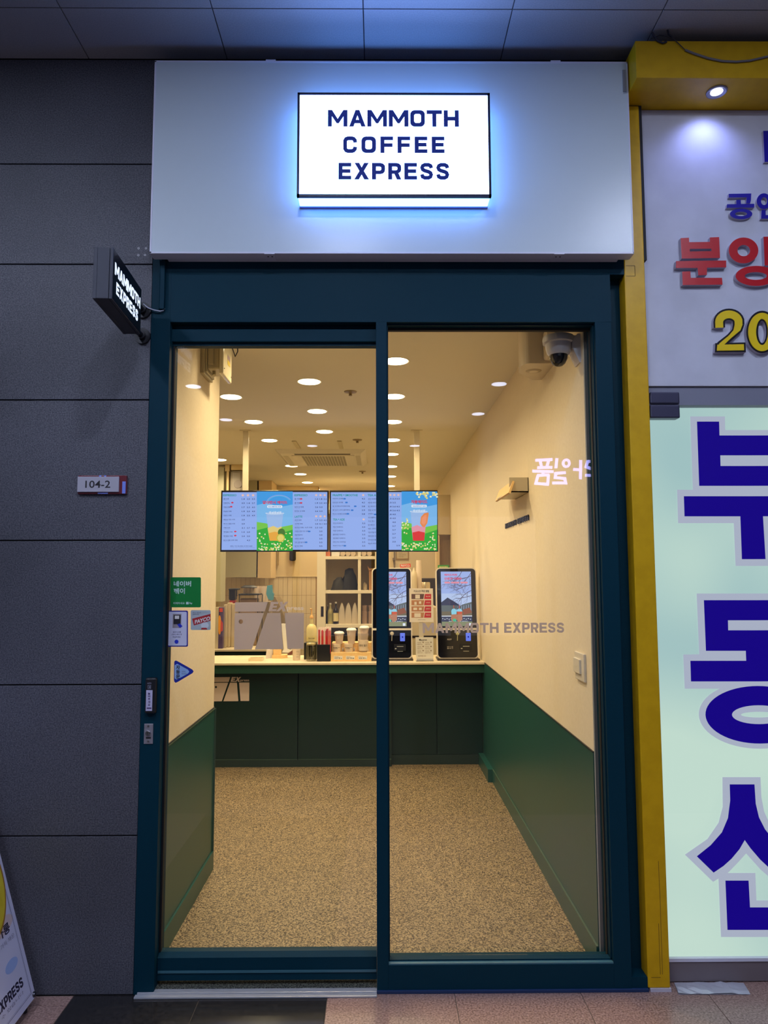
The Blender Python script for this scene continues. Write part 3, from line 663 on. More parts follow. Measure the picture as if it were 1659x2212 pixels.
b = MB(); pbox(b, 1404.5, 1468.5, 846, 872, YG-.04, .06, 0, .006); pbox(b, 1404.5, 1469.5, 874, 903, YG-.04, .06, 0, .006)
b.build('patch_fitting', mat('dark_fitting', (84,84,104), .3, .6), nd)
def z3(x, y): return (1380+x/3.566, 880+y/3.568)
def z4(x, y): return (1380+x/2.903, 1450+y/2.903)
YL = YG-.008
XC = at(*z3(868, 840), YL)[0]
def half(pts, zf=z3):
    P_ = [(XC, at(*zf(868, y), YL)[1]) if x == 'C' else at(*zf(x, y), YL) for x, y in pts]
    R_ = [(2*XC-x, z) for x, z in P_[::-1] if abs(x-XC) > 1e-6]
    return P_, R_
def sym(pts, zf=z3):          # left half traced from top centre round to bottom centre, mirrored
    P_, R_ = half(pts, zf); return P_+[(2*XC-x, z) for x, z in P_[::-1] if abs(x-XC) > 1e-6]
lavf = mat('lavender_vinyl', (0,0,0), emit=(170,178,198), power=.95); bluef = mat('deep_blue_vinyl', (0,0,0), emit=(20,2,128), power=1.0)
O = []; B = []
O.append([sym([('C',175),(665,175),(662,70),(396,70),(416,635),(295,635),(302,892),(731,892),(745,1222),('C',1222)])])
B.append([sym([('C',217),(620,217),(617,110),(447,110),(464,605),('C',605)]), sym([('C',370),(626,370),(628,452),('C',452)])])
B.append([sym([('C',685),(346,685),(351,840),(781,840),(793,1170),('C',1170)])])
O.append([sym([('C',1435),(445,1435),(465,1903),(342,1905),(353,2168),('C',2168)])])
B.append([sym([('C',1486),(500,1486),(516,1876),(823,1876),(826,1953),(396,1953),(401,2112),('C',2112)]), sym([('C',1641),(685,1641),(687,1718),('C',1718)])])
ce = at(*z4(752, 272), YL); rr = lambda dx, dy: (at(*z4(752, 272), YL)[0]-at(*z4(752-dx, 272), YL)[0], abs(at(*z4(752, 272-dy), YL)[1]-ce[1]))
for L_, o_, i_ in ((O,(376,212),(112,18)),(B,(335,180),(169,59))):
    ro = rr(*o_); ri = rr(*i_); L_.append([ell(ce[0], ce[1], *ro, 60), ell(ce[0], ce[1], *ri, 40)])
c4 = lambda l: [at(*z4(*p), YL) for p in l]
O.append([c4([(524,664),(762,664),(768,790),(785,880),(815,945),(870,1020),(1010,1140),(850,1320),(760,1240),(672,1142),(620,1200),(560,1262),(465,1320),(289,1150),(430,1052),(500,950),(526,850)])])
B.append([c4([(569,709),(724,709),(732,830),(752,915),(790,990),(850,1065),(940,1150),(848,1262),(760,1180),(700,1110),(663,1058),(630,1115),(580,1175),(530,1220),(468,1262),(363,1160),(450,1090),(520,1010),(558,920),(572,810)])])
O.append([c4([(498,1265),(730,1265),(737,1437),(1250,1437),(1250,1666),(515,1666)])]); B.append([c4([(542,1312),(687,1312),(696,1480),(1210,1480),(1210,1621),(555,1621)])])
b = MB()
for i, s_ in enumerate(O): b.prism(FP(YL), s_, 0, .0004+.00025*(i % 2))
b.build('letter_outline', lavf, nd)
b = MB()
for s_ in B: b.prism(FP(YL), s_, .0009, .0014)
b.build('letter_face', bluef, nd)
# crumpled foil sheet on the floor
Yf = atz(1530, 2150, 0)[1]
bx = [atz(1456,2124,0), atz(1606,2124,0), atz(1621,2149,0), atz(1466,2149,0)]
b = MB(); n = 12; vs = []; fs = []
for i in range(n+1):
    for j in range(5):
        u, v = i/n, j/4; p = [(bx[0][k]*(1-u)+bx[1][k]*u)*(1-v)+(bx[3][k]*(1-u)+bx[2][k]*u)*v for k in (0, 1)]
        vs.append((p[0], p[1], .002+random.random()*.006))
for i in range(n):
    for j in range(4): a_ = i*5+j; fs.append((a_, a_+1, a_+6, a_+5))
b.add(vs, fs); b.add([(x, y, .001) for x, y, z in vs], [f[::-1] for f in fs])
tag(b.build('foil_sheet', mat('foil', (205,205,215), .4, .35)), 'crumpled silver sheet lying on the floor before the neighbour door', 'foil sheet')

# ================================================================== BANNER STAND (cut by the frame)
A0 = Vector((-1.247, 2.763, .035)); U_ = Vector((.007, -.179, 0)).normalized()
nrm = Vector((U_.y, -U_.x, 0)); ang = math.radians(16.5)
V_ = nrm*math.sin(ang)+Vector((0,0,math.cos(ang)))
pb = Plane(A0, U_, V_)
if pb.N.x < 0: pb.N = -pb.N
bn = empty('banner_stand', label='tilted white poster stand with a yellow macaron picture at the stone wall', cat='poster stand')
Wb = .60; Hb = 1.25
MB().prism(pb, [[(0,0),(Wb,0),(Wb,Hb),(0,Hb)]], -.003, 0).build('sheet', mat('banner_white', (206,204,226), .5), bn)
b = MB()
for e_, t_ in ((.022,.0016),(.027,.0006)):
    b.prism(pb, [[(e_,e_),(Wb-e_,e_),(Wb-e_,Hb-e_),(e_,Hb-e_)], [(e_+t_,e_+t_),(e_+t_,Hb-e_-t_),(Wb-e_-t_,Hb-e_-t_),(Wb-e_-t_,e_+t_)]], .0001, .0004)
b.build('border_line', mat('grey_line', (90,90,120), .6), bn)
b = MB().prism(pb, [ell(.165,.46,.150,.185,48)], .0002, .0006, 0).prism(pb, [ell(.170,.455,.146,.172,48)], .0007, .0010, 1)
b.build('macaron_picture', [mat('macaron_rim', (170,120,40), .6), noisy('macaron_yellow', (206,180,30), (222,198,50), 20, .6)], bn)
b = MB().prism(pb, [ell(.12,.30,.1,.03,30)], .0001, .0002).build('picture_shade', mat('peach_print', (212,190,190), .6), bn)
plt = Plane(pb.P(Wb, 0), -pb.U, pb.V, pb.N)
b = MB().text(plt, '레몬 마카롱', Wb-.30, Wb-.055, .265, .300, .0006, 0, .03).text(plt, '상큼한 레몬크림을 가득 채운\n달콤한 마카롱', Wb-.34, Wb-.04, .215, .252, .0006, 1, 0).text(plt, '드실 수 있습니다', Wb-.30, Wb-.07, .050, .062, .0006, 1, 0)
word(b, plt, 'MAMMOTH', Wb-.47, Wb-.28, .072, .104, .0003, .0007); word(b, plt, 'EXPRESS', Wb-.25, Wb-.058, .072, .104, .0003, .0007)
b.build('lettering', [mat('banner_ink', (40,34,60), .6), mat('banner_grey', (130,128,150), .6)], bn)
MB().prism(pb, [ell(.10,.165,.045,.02,24)], .0002, .0005).build('blue_splash', mat('splash_blue', (160,180,226), .6), bn)
p0 = pb.P(.011, .011, .002); MB().lathe((p0.x, p0.y, p0.z), [(.001,.004),(.008,.004),(.010,0),(.010,-.004)], 16, axis='X').build('eyelet', mat('eyelet', (90,90,96), .25, .9), bn, smooth=True)
b = MB()
for u in (.05, .55):
    p0 = pb.P(u, .01, -.012); p1 = pb.P(u, Hb-.05, -.012); b.tube([p0, p1], .007, 8); q = Vector((pb.P(u, .01, 0).x-.34, p0.y, 0.008)); b.tube([pb.P(u, Hb*.7, -.012), q], .006, 8)
    f0 = Vector((pb.P(u, 0, 0).x, p0.y, .008)); b.tube([p0, (p0.x, p0.y, .007)], .007, 8)
b.build('stand_frame', black, bn, smooth=True)

# ================================================================== INTERIOR: counter
CT = .848
cgreen = noisy('counter_green', (6,40,35), (8,45,39), 300, .4, 3, .02)
ct = empty('service_counter', label='long green service counter with a pale top facing the door', cat='counter')
MB().box(-2.9, XR-.001, 5.93, 6.50, CT-.018, CT, bev=.002).build('worktop', noisy('pale_laminate', (226,208,176), (232,216,186), 12, .3), ct)
MB().box(-2.9, XR-.001, 5.945, 6.48, .762, CT-.018).build('fascia', noisy('green_fascia', (38,74,60), (42,80,65), 200, .3), ct)
for x0, x1 in ((-2.9,-1.95),(-1.945,-.668),(-.660,.100)):
    MB().box(x0, x1, 6.02, 6.06, .065, .76).build('front_panel', cgreen, ct)
    MB().box(x0, x1, 6.015, 6.03, .060, .064).build('panel_lip', green_lip, ct)
for x0, x1 in ((.106,.475),(.481,.858)):
    MB().box(x0, x1, 6.075, 6.10, .085, .76).build('front_panel', cgreen, ct)
MB().box(-2.9, .10, 6.012, 6.06, .004, .058).box(.10, XR-.001, 6.07, 6.12, .004, .082).build('plinth', mat('dark_plinth', (30,52,44), .5), ct)
MB().box(-2.9, XR-.002, 6.10, 6.13, .004, .76).box(.1, .104, 6.02, 6.1, .0, .76).build('carcass', mat('carcass_dark', (12,26,22), .6), ct)
# logo plate on the counter
cl_ = MB(); fn = lambda x, y: at(440+(295+(x-752)*.43)/5.184, 1440+(118+(y-707)*.415)/5.184, 6.018)
logo(cl_, fn, 0, .002, FP(6.02))
tag(cl_.build('counter_logo', mat('logo_white', (225,205,190), .5)), 'pale cut-out elephant logo plate on the green counter front', 'logo plate')
# station behind
bc = empty('rear_station', label='green work station with pale top behind the service counter', cat='counter')
MB().box(-2.9, -1.02, 7.02, 7.75, CT-.02, CT, bev=.002).build('worktop', mat('pale_marble', (220,204,174), .3), bc)
MB().box(-2.9, -1.03, 7.04, 7.7, 0, CT-.02).build('body', mat('station_green', (20,44,38), .4), bc)

# ================================================================== menu screens
def scr(name, rgb, p=1.0): return mat('scr_'+name, (0,0,0), emit=rgb, power=p)
YV = 6.2
def menu(x0, x1, label, kind):
    o = empty('menu_screen', label=label, cat='screen', group='hanging menu screens')
    a = at(x0, 1192, YV); c = at(x1, 1059, YV)
    MB().box(a[0], c[0], YV, YV+.05, a[1], c[1], bev=.003).build('bezel', mat('bezel_black', (16,12,18), .35), o)
    return MB().box(a[0]+.012, c[0]-.012, YV-.002, YV+.004, a[1]+.016, c[1]-.016).build('display', scr('sheet', (152,178,246)), o)
m1 = menu(475.5, 710, 'hanging menu screen with a yellow iced drink picture', 0)
m2 = menu(711.5, 945.5, 'hanging menu screen with a red iced drink picture', 1)
def q(x, y): return (460+x/3.318, 1040+y/3.318)          # traced from an enlarged view of the two screens
def sh(mb, pts, n, mi=0, Y=YV): mb.prism(FP(Y), [PX(Y-n, [q(*p) for p in pts])], n-.0004, n, mi)
def bx4(x0, x1, y0, y1): return [(x0,y0),(x1,y0),(x1,y1),(x0,y1)]
def tq(mb, body, x0, x1, y0, y1, mi=0, off=0.0, n=.0045):
    a = q(x0, y0); c = q(x1, y1); mb.ptext(YV-n, body, a[0], c[0], a[1], c[1], mi, off)
def drink(o, x0, x1, drinkcol, deep, fruit, hazy):
    b = MB(); s_ = scr
    sh(b, bx4(x0, x1, 72, 496), .003, 0); 
    w_ = x1-x0
    sh(b, [(x0,170),(x0+w_*.3,150),(x0+w_*.6,185),(x1,165),(x1,330),(x0,330)], .0034, 1)
    sh(b, [(x0,290),(x0+w_*.25,300),(x0+w_*.6,330),(x1,310),(x1,496),(x0,496)], .0038, 2)
    sh(b, [(x0,350),(x0+w_*.3,330),(x0+w_*.65,375),(x1,345),(x1,496),(x0,496)], .0042, 3)
    for k in range(70):
        t_ = random.random(); X_ = x0+4+random.random()*(w_-8); Y_ = 490-random.random()**1.6*(120 if (X_-x0)/w_ < .35 or (X_-x0)/w_ > .7 else 50)
        if hazy and (X_-x0)/w_ < .6: Y_ = 470-random.random()*30 if k % 3 else Y_
        sh(b, ell(X_, Y_, 4+3*random.random(), 4+3*random.random(), 7), .0046, 4+(k % 2))
    if hazy:
        for k in range(26): sh(b, ell(x1-random.random()*150, 75+random.random()*(26+30*random.random()), 8, 7, 7), .0046, 4+(k % 2))
        for k in range(16): sh(b, ell(x0+random.random()*50, 265+random.random()*120, 6, 6, 7), .0046, 4+(k % 2))
    else:
        for r0, ci in ((92,6),(84,7)):
            P_ = ell(x0+160, 160, r0, 62*r0/92, 16, .15*PI, .95*PI); sh(b, ribbon([(x, 320-y) for x, y in P_], 3), .0046, ci)
        b2 = 0
    b.build('scenery', [s_('sky', (70,160,236)), s_('haze', (128,188,244)), s_('field', (120,200,70)), s_('grass', (40,172,50)), s_('petal', (244,240,200)), s_('petal_gold', (232,214,120)), s_('bow', (170,170,240)), s_('bow_cool', (120,200,230))], o)
    b = MB(); c_ = x0+w_*(.5 if not hazy else .48); t0, b0 = 228, 425
    hw, lw = 62, 36
    if hazy: t0 = 215; hw = 58; lw = 40
    sh(b, [(c_-hw,t0),(c_+hw,t0),(c_+lw,b0),(c_-lw,b0)], .0052, 0)
    k = .45; mw = hw+(lw-hw)*.55; my = t0+(b0-t0)*.5
    sh(b, [(c_-mw-4,my+8),(c_-10,my-8),(c_+20,my+6),(c_+mw+2,my-4),(c_+lw,b0),(c_-lw,b0)], .0056, 1)
    my2 = t0+(b0-t0)*.72; mw2 = hw+(lw-hw)*.74
    sh(b, [(c_-mw2,my2),(c_,my2-10),(c_+mw2,my2),(c_+lw,b0),(c_-lw,b0)], .0060, 2)
    sh(b, ell(c_, t0, hw+6, 9, 24), .0060, 3); sh(b, ell(c_, t0-2, hw-2, 6, 24), .0063, 0)
    for i in range(5): sh(b, [(c_-40+i*18,t0-12+i%2*5),(c_-26+i*18,t0-14),(c_-24+i*18,t0+4),(c_-40+i*18,t0+4)], .0066, 3)
    b.build('cup_picture', [s_('cup', (160,190,240)), s_('drink_'+o.name, drinkcol), s_('deep_'+o.name, deep), s_('ice', (205,222,250))], o)
    b = MB()
    if hazy:
        sh(b, [(c_+10,300),(c_+16,255),(c_+40,228),(c_+70,222),(c_+72,235),(c_+62,300),(c_+40,330),(c_+24,322)], .0068, 0)
        sh(b, [(c_+20,298),(c_+25,262),(c_+42,240),(c_+58,238),(c_+52,292),(c_+38,312)], .007, 1)
    else:
        sh(b, ell(c_+48, 365, 26, 28, 20), .0066, 2); sh(b, ell(c_+42, 405, 30, 30, 24), .0068, 0); sh(b, ell(c_+42, 405, 23, 23, 20), .007, 1)
    b.build('fruit_picture', [s_('peel_'+o.name, fruit), s_('flesh_'+o.name, (236,214,110) if not hazy else (246,150,110)), s_('leafgreen', (70,120,40))], o)
drink(m1, 314, 572, (236,206,120), (240,170,60), (200,190,60), False)
drink(m2, 1352, 1607, (236,150,170), (226,50,50), (240,140,80), True)
heads = scr('heading', (24,150,150)); dk = scr('text', (50,58,110)); dim = scr('small', (110,125,185)); rd = scr('red', (214,60,90)); bd = scr('badge', (240,196,190)); wt = scr('white', (235,240,255)); bl = scr('pill', (50,120,210))
def rows(mb, x, y0, dy, names, prices, xp):
    for i, nme in enumerate(names):
        y = y0+dy*i; tq(mb, nme, x, x+8.6*len(nme)+4, y-6, y+5, 1, .01); tq(mb, 'Coffee menu'[:6+(i*5) % 6], x, x+24+7*(i % 4), y+8, y+11, 2)
        for j, p_ in enumerate(prices[i] if i < len(prices) else []):
            if p_: tq(mb, p_, xp[j], xp[j]+22, y-5, y+5, 1, .02)
TM = [heads, dk, dim, rd, bd, wt, bl]
b = MB(); tq(b, 'ESPRESSO', 73, 168, 91, 106, 0, .025)
rows(b, 76, 126, 29.6, ['콜드브루','아메리카노','카페 라떼','바닐라 라떼','아몬드 라떼','베트남 연유 커피','바나나 달달 커피','카페 모카','헤이즐넛 커피','헤이즐넛 라떼','달고나 콜드브루 라떼'],
  [('1.4','2.0','3.5'),('0.9','1.4','2.7'),('1.7','2.3','4.5'),('1.9','2.5','4.9'),('1.9','2.5','4.9'),('2.0',),('2.0',),('2.1','2.7','5.0'),('1.5','2.0'),('2.4','3.0'),('','4.3')], (206,243,279))
for x in (214, 251, 288): sh(b, ell(x, 99, 9, 8, 12), .0045, 4)
sh(b, bx4(82, 300, 455, 482), .0042, 5) if False else None
tq(b, '원하는 가격, 에스프레소 추가하기 500원', 124, 282, 459, 469, 1, .01); tq(b, '더 맛있는 메뉴가 궁금하다면 직원에게 문의하세요', 124, 300, 472, 478, 2)
tq(b, '깔라만시 에이드', 355, 533, 138, 162, 3, .04); sh(b, rrect(388, 497, 171, 190, 8), .0044, 5); tq(b, 'KALAMANSI ADE', 398, 488, 176, 186, 6, .01, .005)
tq(b, 'ESPRESSO', 584, 677, 91, 106, 0, .025); rows(b, 585, 126, 29, ['콜 커피','콜 라떼','녹차 샷 라떼','토피넛 샷 라떼'], [('1.2','1.8','3.2'),('1.9','2.5','4.9'),('2.6','3.3'),('2.6','3.3')], (732,762,793))
tq(b, 'LATTE', 586, 641, 245, 260, 0, .025); rows(b, 586, 278, 26.5, ['초코 라떼','고구마 라떼','토피넛 라떼 / 녹차 라떼','오레오크림 초코 라떼','로얄 밀크티','아몬드 밀크티','치즈 폼 밀크티','달고나 라떼'], [('1.7','2.3','4.5'),('2.0','3.1','4.5'),('2.3','3.0'),('','3.0'),('','3.0'),('','3.5'),('','3.5'),('','3.5')], (732,762,793))
for x in (740, 771, 801): sh(b, ell(x, 98, 8, 7, 12), .0045, 4); sh(b, ell(x, 250, 8, 7, 12), .0045, 4)
for x, y in ((139,152),(131,181),(632,125),(632,154),(160,359),(160,388)): sh(b, ell(x, y, 9, 6, 10), .0045, 3)
for x, y in ((690,358),(668,436)): sh(b, rrect(x-9, x+9, y-5, y+5, 4), .0045, 6)
b.build('menu_print', TM, m1)
b = MB(); tq(b, 'FRAPPE', 858, 928, 91, 106, 0, .025); tq(b, 'SMOOTHIE', 948, 1038, 91, 106, 0, .025); sh(b, ell(938, 97, 4, 4, 8), .0045, 0); tq(b, 'TEA', 860, 893, 265, 281, 0, .025); tq(b, 'ADE', 909, 944, 265, 281, 0, .025); sh(b, ell(901, 271, 4, 4, 8), .0045, 0)
rows(b, 858, 124, 27.3, ['커피쿠키 프라페','민트초코 프라페','콜 프라페(녹차라떼프라페)','딸기요거 스무디(블루베리)','바나나 초코칩 프라페'], [('4.2',),('4.2',),('3.8',),('3.9',),('3.8',)], (1067,))
rows(b, 860, 300, 26.9, ['아이스티/에이드','캐모 티/에이드','자몽 티/에이드','블루레몬 티/에이드','체리레몬 티/에이드','리버스키스 오리지널','복숭아 티(스무디)'], [('3.5',)]*7, (1069,))
tq(b, 'TEA ADE', 1109, 1196, 91, 106, 0, .025); rows(b, 1112, 126, 26.6, ['유자 티/에이드','레몬청 에이드','얼그레이드 티','청귤 요거트','수박주스','파인애플주스','키위 주스','밀크쉐이크','레몬 스무디','캐모마일 티','페퍼민트 티','민트초코 볼','복숭아 아이스티'], [], ())
for i, y in enumerate((124,152,180,208,236,264,292,320,348,376,404,432,460)):
    pr_ = (('.5','2.3','3.5'),('.0','3.5'),('.8','3.6','4.5'),('.8','2.6','4.5'),('.8','4.0'),('.8','4.0'),('','4.0'),('','3.7'),('','3.7'),('','3.7'),('','2.7'),('','3.0'),('','','3.9'))[i]
    for j, p_ in enumerate(pr_):
        if p_: tq(b, p_, (1268,1289,1318)[j]-3, (1268,1289,1318)[j]+(12 if j == 0 else 21), y-5, y+5, 1, .02)
for x, y in ((1077,98),(1272,97),(1300,97),(1329,97),(1080,272)): sh(b, ell(x, y, 8, 7, 12), .0045, 4)
for x, y in ((943,124),(957,151),(1020,178),(998,206),(967,232),(1162,236),(945,461)): sh(b, rrect(x-9, x+9, y-5, y+5, 4), .0045, 6)
tq(b, '자몽에이드', 1420, 1537, 133, 158, 3, .04, .0075); sh(b, rrect(1422, 1533, 167, 186, 8), .0072, 5); tq(b, 'GRAPEFRUIT ADE', 1431, 1524, 172, 182, 6, .01, .0078)
b.build('menu_print', TM, m2)
for px, lab in ((530.5, 'pale hanging post holding the yellow drink screen'), (900.5, 'pale hanging post holding the red drink screen')):
    X = at(px, 990, YV+.06)[0]
    o = MB().box(X-.024, X+.024, YV+.052, YV+.092, at(px, 1100, YV)[1], IW, 0, .003).box(X-.05, X+.05, YV+.03, YV+.10, IW-.006, IW, 0, .001).build('hanging_post', mat('post_cream', (226,214,186), .45)); tag(o, lab, 'post', 'menu screen posts')

# ================================================================== ceiling fittings
X0, Y0 = atz(593, 970.5, IW); X1, Y1 = atz(790, 1002, IW); X1 = .0-.08
Xa = atz(593, 970.5, IW)[0]; Xb = atz(790, 971, IW)[0]
ac = empty('ceiling_air_conditioner', label='square white cassette air conditioner with a slatted grille in the ceiling', cat='air conditioner')
acm = mat('ac_white', (222,214,196), .4)
zc = IW
b = MB().add([(Xa,Y0,zc),(Xb,Y0,zc),(Xb,Y1,zc),(Xa,Y1,zc),(Xa+.05,Y0+.05,zc-.035),(Xb-.05,Y0+.05,zc-.035),(Xb-.05,Y1-.05,zc-.035),(Xa+.05,Y1-.05,zc-.035)], [(3,2,1,0),(0,1,5,4),(1,2,6,5),(2,3,7,6),(3,0,4,7),(4,5,6,7)])
b.build('casing', acm, ac)
g0, g1, h0, h1 = Xa+.25, Xb-.22, Y0+.20, Y1-.12
MB().box(g0-.1, g1+.1, h0-.03, h1+.03, zc-.040, zc-.034, bev=.002).build('grille_panel', acm, ac)
n = 15
for i in range(n):
    x = g0+(g1-g0)*(i+.5)/n; MB().box(x-.012, x+.012, h0, h1, zc-.0415, zc-.0395).build('slat', mat('grille_grey', (150,142,122), .6), ac)
MB().box(g0-.06, g1+.06, Y0+.075, Y0+.13, zc-.037, zc-.034).build('air_outlet', mat('outlet_dark', (70,58,44), .6), ac)
b = MB().box(Xa+.06, Xa+.11, h0, h1, zc-.037, zc-.034).box(Xb-.11, Xb-.06, h0, h1, zc-.037, zc-.034).box(g0-.06, g1+.06, Y1-.10, Y1-.06, zc-.037, zc-.034)
b.build('louvre', mat('louvre_grey', (196,188,168), .5), ac)
for i, (x, y) in enumerate(((757,846),(772,950),(783,1018))):
    X, Y = atz(x, y, IW)
    o = MB().lathe((X, Y, IW), [(.001,-.03),(.012,-.03),(.010,-.015),(.014,-.012),(.042,-.006),(.046,0)], 20).build('sprinkler_head', mat('sprinkler', (150,130,96), .4, .4), smooth=True)
    tag(o, 'small brass sprinkler head in the shop ceiling, '+['nearest the door','before the air conditioner','past the air conditioner'][i], 'sprinkler', 'ceiling sprinklers')
for x0, y0, x1, y1 in ((635,952,648,968),(733,952,742,968)):
    a_ = atz(x0, y0, IW); c_ = atz(x1, y1, IW)
    o = MB().box(a_[0]-.02, a_[0]+.02, a_[1], c_[1], IW-.008, IW).build('ceiling_raceway', mat('raceway', (206,194,160), .6)); tag(o, 'short cream raceway strip meeting the air conditioner '+('at its slanted end' if x0 < 700 else 'near the sprinkler'), 'cable duct', 'ceiling raceways')

# ================================================================== things on the side walls
cc = empty('dome_camera', label='white dome camera on a bracket high on the cream wall', cat='camera')
Yc = 3.02
Xc, Zc = at(1206, 740, Yc)
r = .056; Zc -= .012
MB().lathe((Xc, Yc, Zc), [(.001,.036),(r*1.16,.036),(r*1.2,.024),(r*1.18,.008),(r,.004),(r*.98,-.012),(r*.88,-.035),(r*.72,-.045),(.001,-.045)], 36).build('housing', mat('camera_white', (200,196,200), .4), cc, smooth=True)
MB().lathe((Xc, Yc, Zc-.040), [(r*.70,0),(r*.66,-.022),(r*.48,-.042),(r*.25,-.052),(.001,-.055)], 32).build('dome', mat('smoked_dome', (14,12,14), .06, spec=.8), cc, smooth=True)
b = MB().box(Xc+.02, XR, Yc-.028, Yc+.028, Zc+.012, Zc+.036, 0, .003)
b.prism(Plane((0,Yc-.035,0),(1,0,0),(0,0,1),(0,-1,0)), [[(XR-.012,Zc+.04),(XR,Zc+.04),(XR,Zc-.085),(XR-.006,Zc-.085),(XR-.035,Zc-.02),(XR-.035,Zc+.012)]], -.075, 0)
b.build('bracket', mat('camera_white'), cc)
tag(MB().tube([(Xc-.01,Yc,Zc+.036),(Xc-.012,Yc+.01,IW-.1),(Xc-.01,Yc+.02,IW)], .004, 8).tube([(Xc+.02,Yc,Zc+.036),(Xc+.02,Yc+.01,IW)], .003, 8).build('camera_cable', mat('cream_cable', (200,186,150), .5), smooth=True), 'pair of thin cables running from the dome camera up to the ceiling', 'cable')
# rounded white unit behind the camera
un_ = empty('wall_unit', label='tall rounded white unit on the wall behind the dome camera', cat='wall unit')
Yu0 = 3.42; xu = at(1127, 760, Yu0+.03)[0]; zu = at(1150, 795, Yu0+.08)[1]
prof = [(XR, Yu0+.30), (XR, Yu0)]+[(xu+.035-.035*math.sin(a_), Yu0+.06-.06*math.cos(a_)) for a_ in [PI/2*i/6 for i in range(7)]]+[(xu+.01,Yu0+.16),(xu+.07,Yu0+.25),(xu+.11,Yu0+.30)]
MB().prism(Plane((0,0,zu),(1,0,0),(0,1,0),(0,0,-1)), [prof[::-1]], -(IW-.01-zu), 0).build('casing', mat('unit_white', (214,200,176), .4), un_)
MB().lathe(((xu+XR)/2, Yu0+.13, zu-.003), [(.001,0),(.036,0),(.04,.003)], 28).lathe(((xu+XR)/2, Yu0+.13, zu-.005), [(.001,0),(.022,0),(.024,.003)], 24, 1).build('underside_port', [mat('unit_port', (196,180,150), .5), mat('unit_white')], un_, smooth=True)
MB().box(XR-.06, XR, Yu0-.09, Yu0-.005, zu+.01, zu+.15, bev=.01).build('junction_cap', mat('unit_white'), un_)
# junction box on the left partition
jb = empty('junction_box', label='clear lidded plastic junction box high on the cream partition', cat='junction box')
zj0 = 2.565
MB().box(XL, XL+.020, 3.53, 3.72, zj0, 2.79, bev=.004).box(XL+.018, XL+.030, 3.545, 3.71, zj0+.012, 2.78, bev=.004).build('back_box', mat('box_grey', (196,184,150), .4), jb)
MB().box(XL+.028, -.800, 3.555, 3.70, zj0+.028, 2.77, bev=.008).box(-.86, -.83, 3.545, 3.56, zj0+.05, 2.75, bev=.004).build('body', mat('box_grey'), jb)
MB().box(-.800, -.778, 3.54, 3.74, zj0, 2.79, bev=.006).build('lid', mat('lid_clear', (232,222,190), .12, spec=.8), jb)
MB().box(-.7782, -.7772, 3.63, 3.69, zj0+.075, zj0+.125).box(-.7782, -.7770, 3.63, 3.69, zj0+.075, zj0+.10, 1).build('label', [mat('label_violet', (150,130,150), .5), mat('label_yellow', (205,180,60), .5)], jb)
for y, z in ((3.555, zj0+.03), (3.555, zj0+.15), (3.72, zj0+.03)): MB().lathe((-.777, y, z), [(.003,0),(.003,.002)], 10, axis='X').build('screw', ink, jb)
MB().tube([(-.84,3.6,zj0+.03),(-.835,3.585,zj0+.002)], .009, 10).build('gland', mat('box_grey'), jb, smooth=True)
tag(MB().tube([(-.775,3.72,2.76),(-.765,3.76,2.72),(-.76,3.8,2.76),(-.765,3.82,IW)], .003, 6).build('box_wire', mat('dark_wire', (40,40,52), .6), smooth=True), 'thin dark wire looping behind the junction box lid', 'wire')
# wall shelf sign on the right wall
ws = empty('wall_shelf_sign', label='small tilted wooden board on a metal bracket on the cream wall', cat='shelf sign')
Yn, Zn = atx(1128, 1050, XR-.01)
P1 = at(1108, 1038, Yn-.0); P2 = at(1098, 1063, Yn)
Yf_ = atx(1100, 1082, XR-.02)[0]
wy0 = 4.02; 
top = Vector((at(1107.5,1038,4.10)[0], 4.10, at(1107.5,1038,4.10)[1])); bot = Vector((at(1098.5,1064,4.02)[0], 4.02, at(1098.5,1064,4.02)[1])); fbot = Vector((at(1070,1082.5,4.62)[0], 4.62, at(1070,1082.5,4.62)[1]))
ftop = fbot+(top-bot)
nn = (fbot-bot).cross(top-bot).normalized()
if nn.x > 0: nn = -nn
vs = [bot, fbot, ftop, top]; vs += [v-nn*.012 for v in vs]
MB().add(vs, [(0,1,2,3),(7,6,5,4),(0,4,5,1),(1,5,6,2),(2,6,7,3),(3,7,4,0)]).build('board', wood, ws)
zbk = bot.z+.012
MB().box(bot.x+.02, XR, 4.10, 4.112, zbk, zbk+.085).box(bot.x+.015, XR, 4.10, 4.50, zbk, zbk+.006).box(XR-.004, XR, 4.10, 4.50, zbk, zbk+.085).build('bracket', mat('bracket_cream', (210,198,170), .4), ws)
wt_ = empty('wall_lettering', label='small black raised shop lettering on the cream wall below the wooden board', cat='lettering')
plw = Plane((XR,0,0), (0,-1,0), (0,0,1), (-1,0,0))
ya, za = atx(1091, 1141, XR-.01); yb_, zb_2 = atx(1140, 1111, XR-.01)
zlo_ = atx(1139.5, 1124, XR-.01)[1]; zhi_ = atx(1139.5, 1111.5, XR-.01)[1]
letters_of(wt_, mat('letter_navy', (28,26,44), .4), plw, 'MAMMOTH EXPRESS', -ya, -yb_, zlo_, zhi_, .002, .010)
# light switch
ls = empty('light_switch', label='cream wall switch plate low on the cream wall by the window', cat='switch')
ys0, zs0 = atx(1262, 1475, XR-.01); ys1, zs1 = atx(1241, 1408, XR-.01); zsh = atx(1261, 1414, XR-.01)[1]
MB().box(XR-.010, XR, ys0, ys1, zs0, zsh, bev=.002).build('plate', mat('switch_cream', (226,216,196), .35), ls)
dy = (ys1-ys0)
MB().box(XR-.018, XR-.009, ys0+dy*.3, ys1-dy*.02, zs0+(zsh-zs0)*.25, zs0+(zsh-zs0)*.78, bev=.002).build('rocker', mat('switch_cream'), ls)

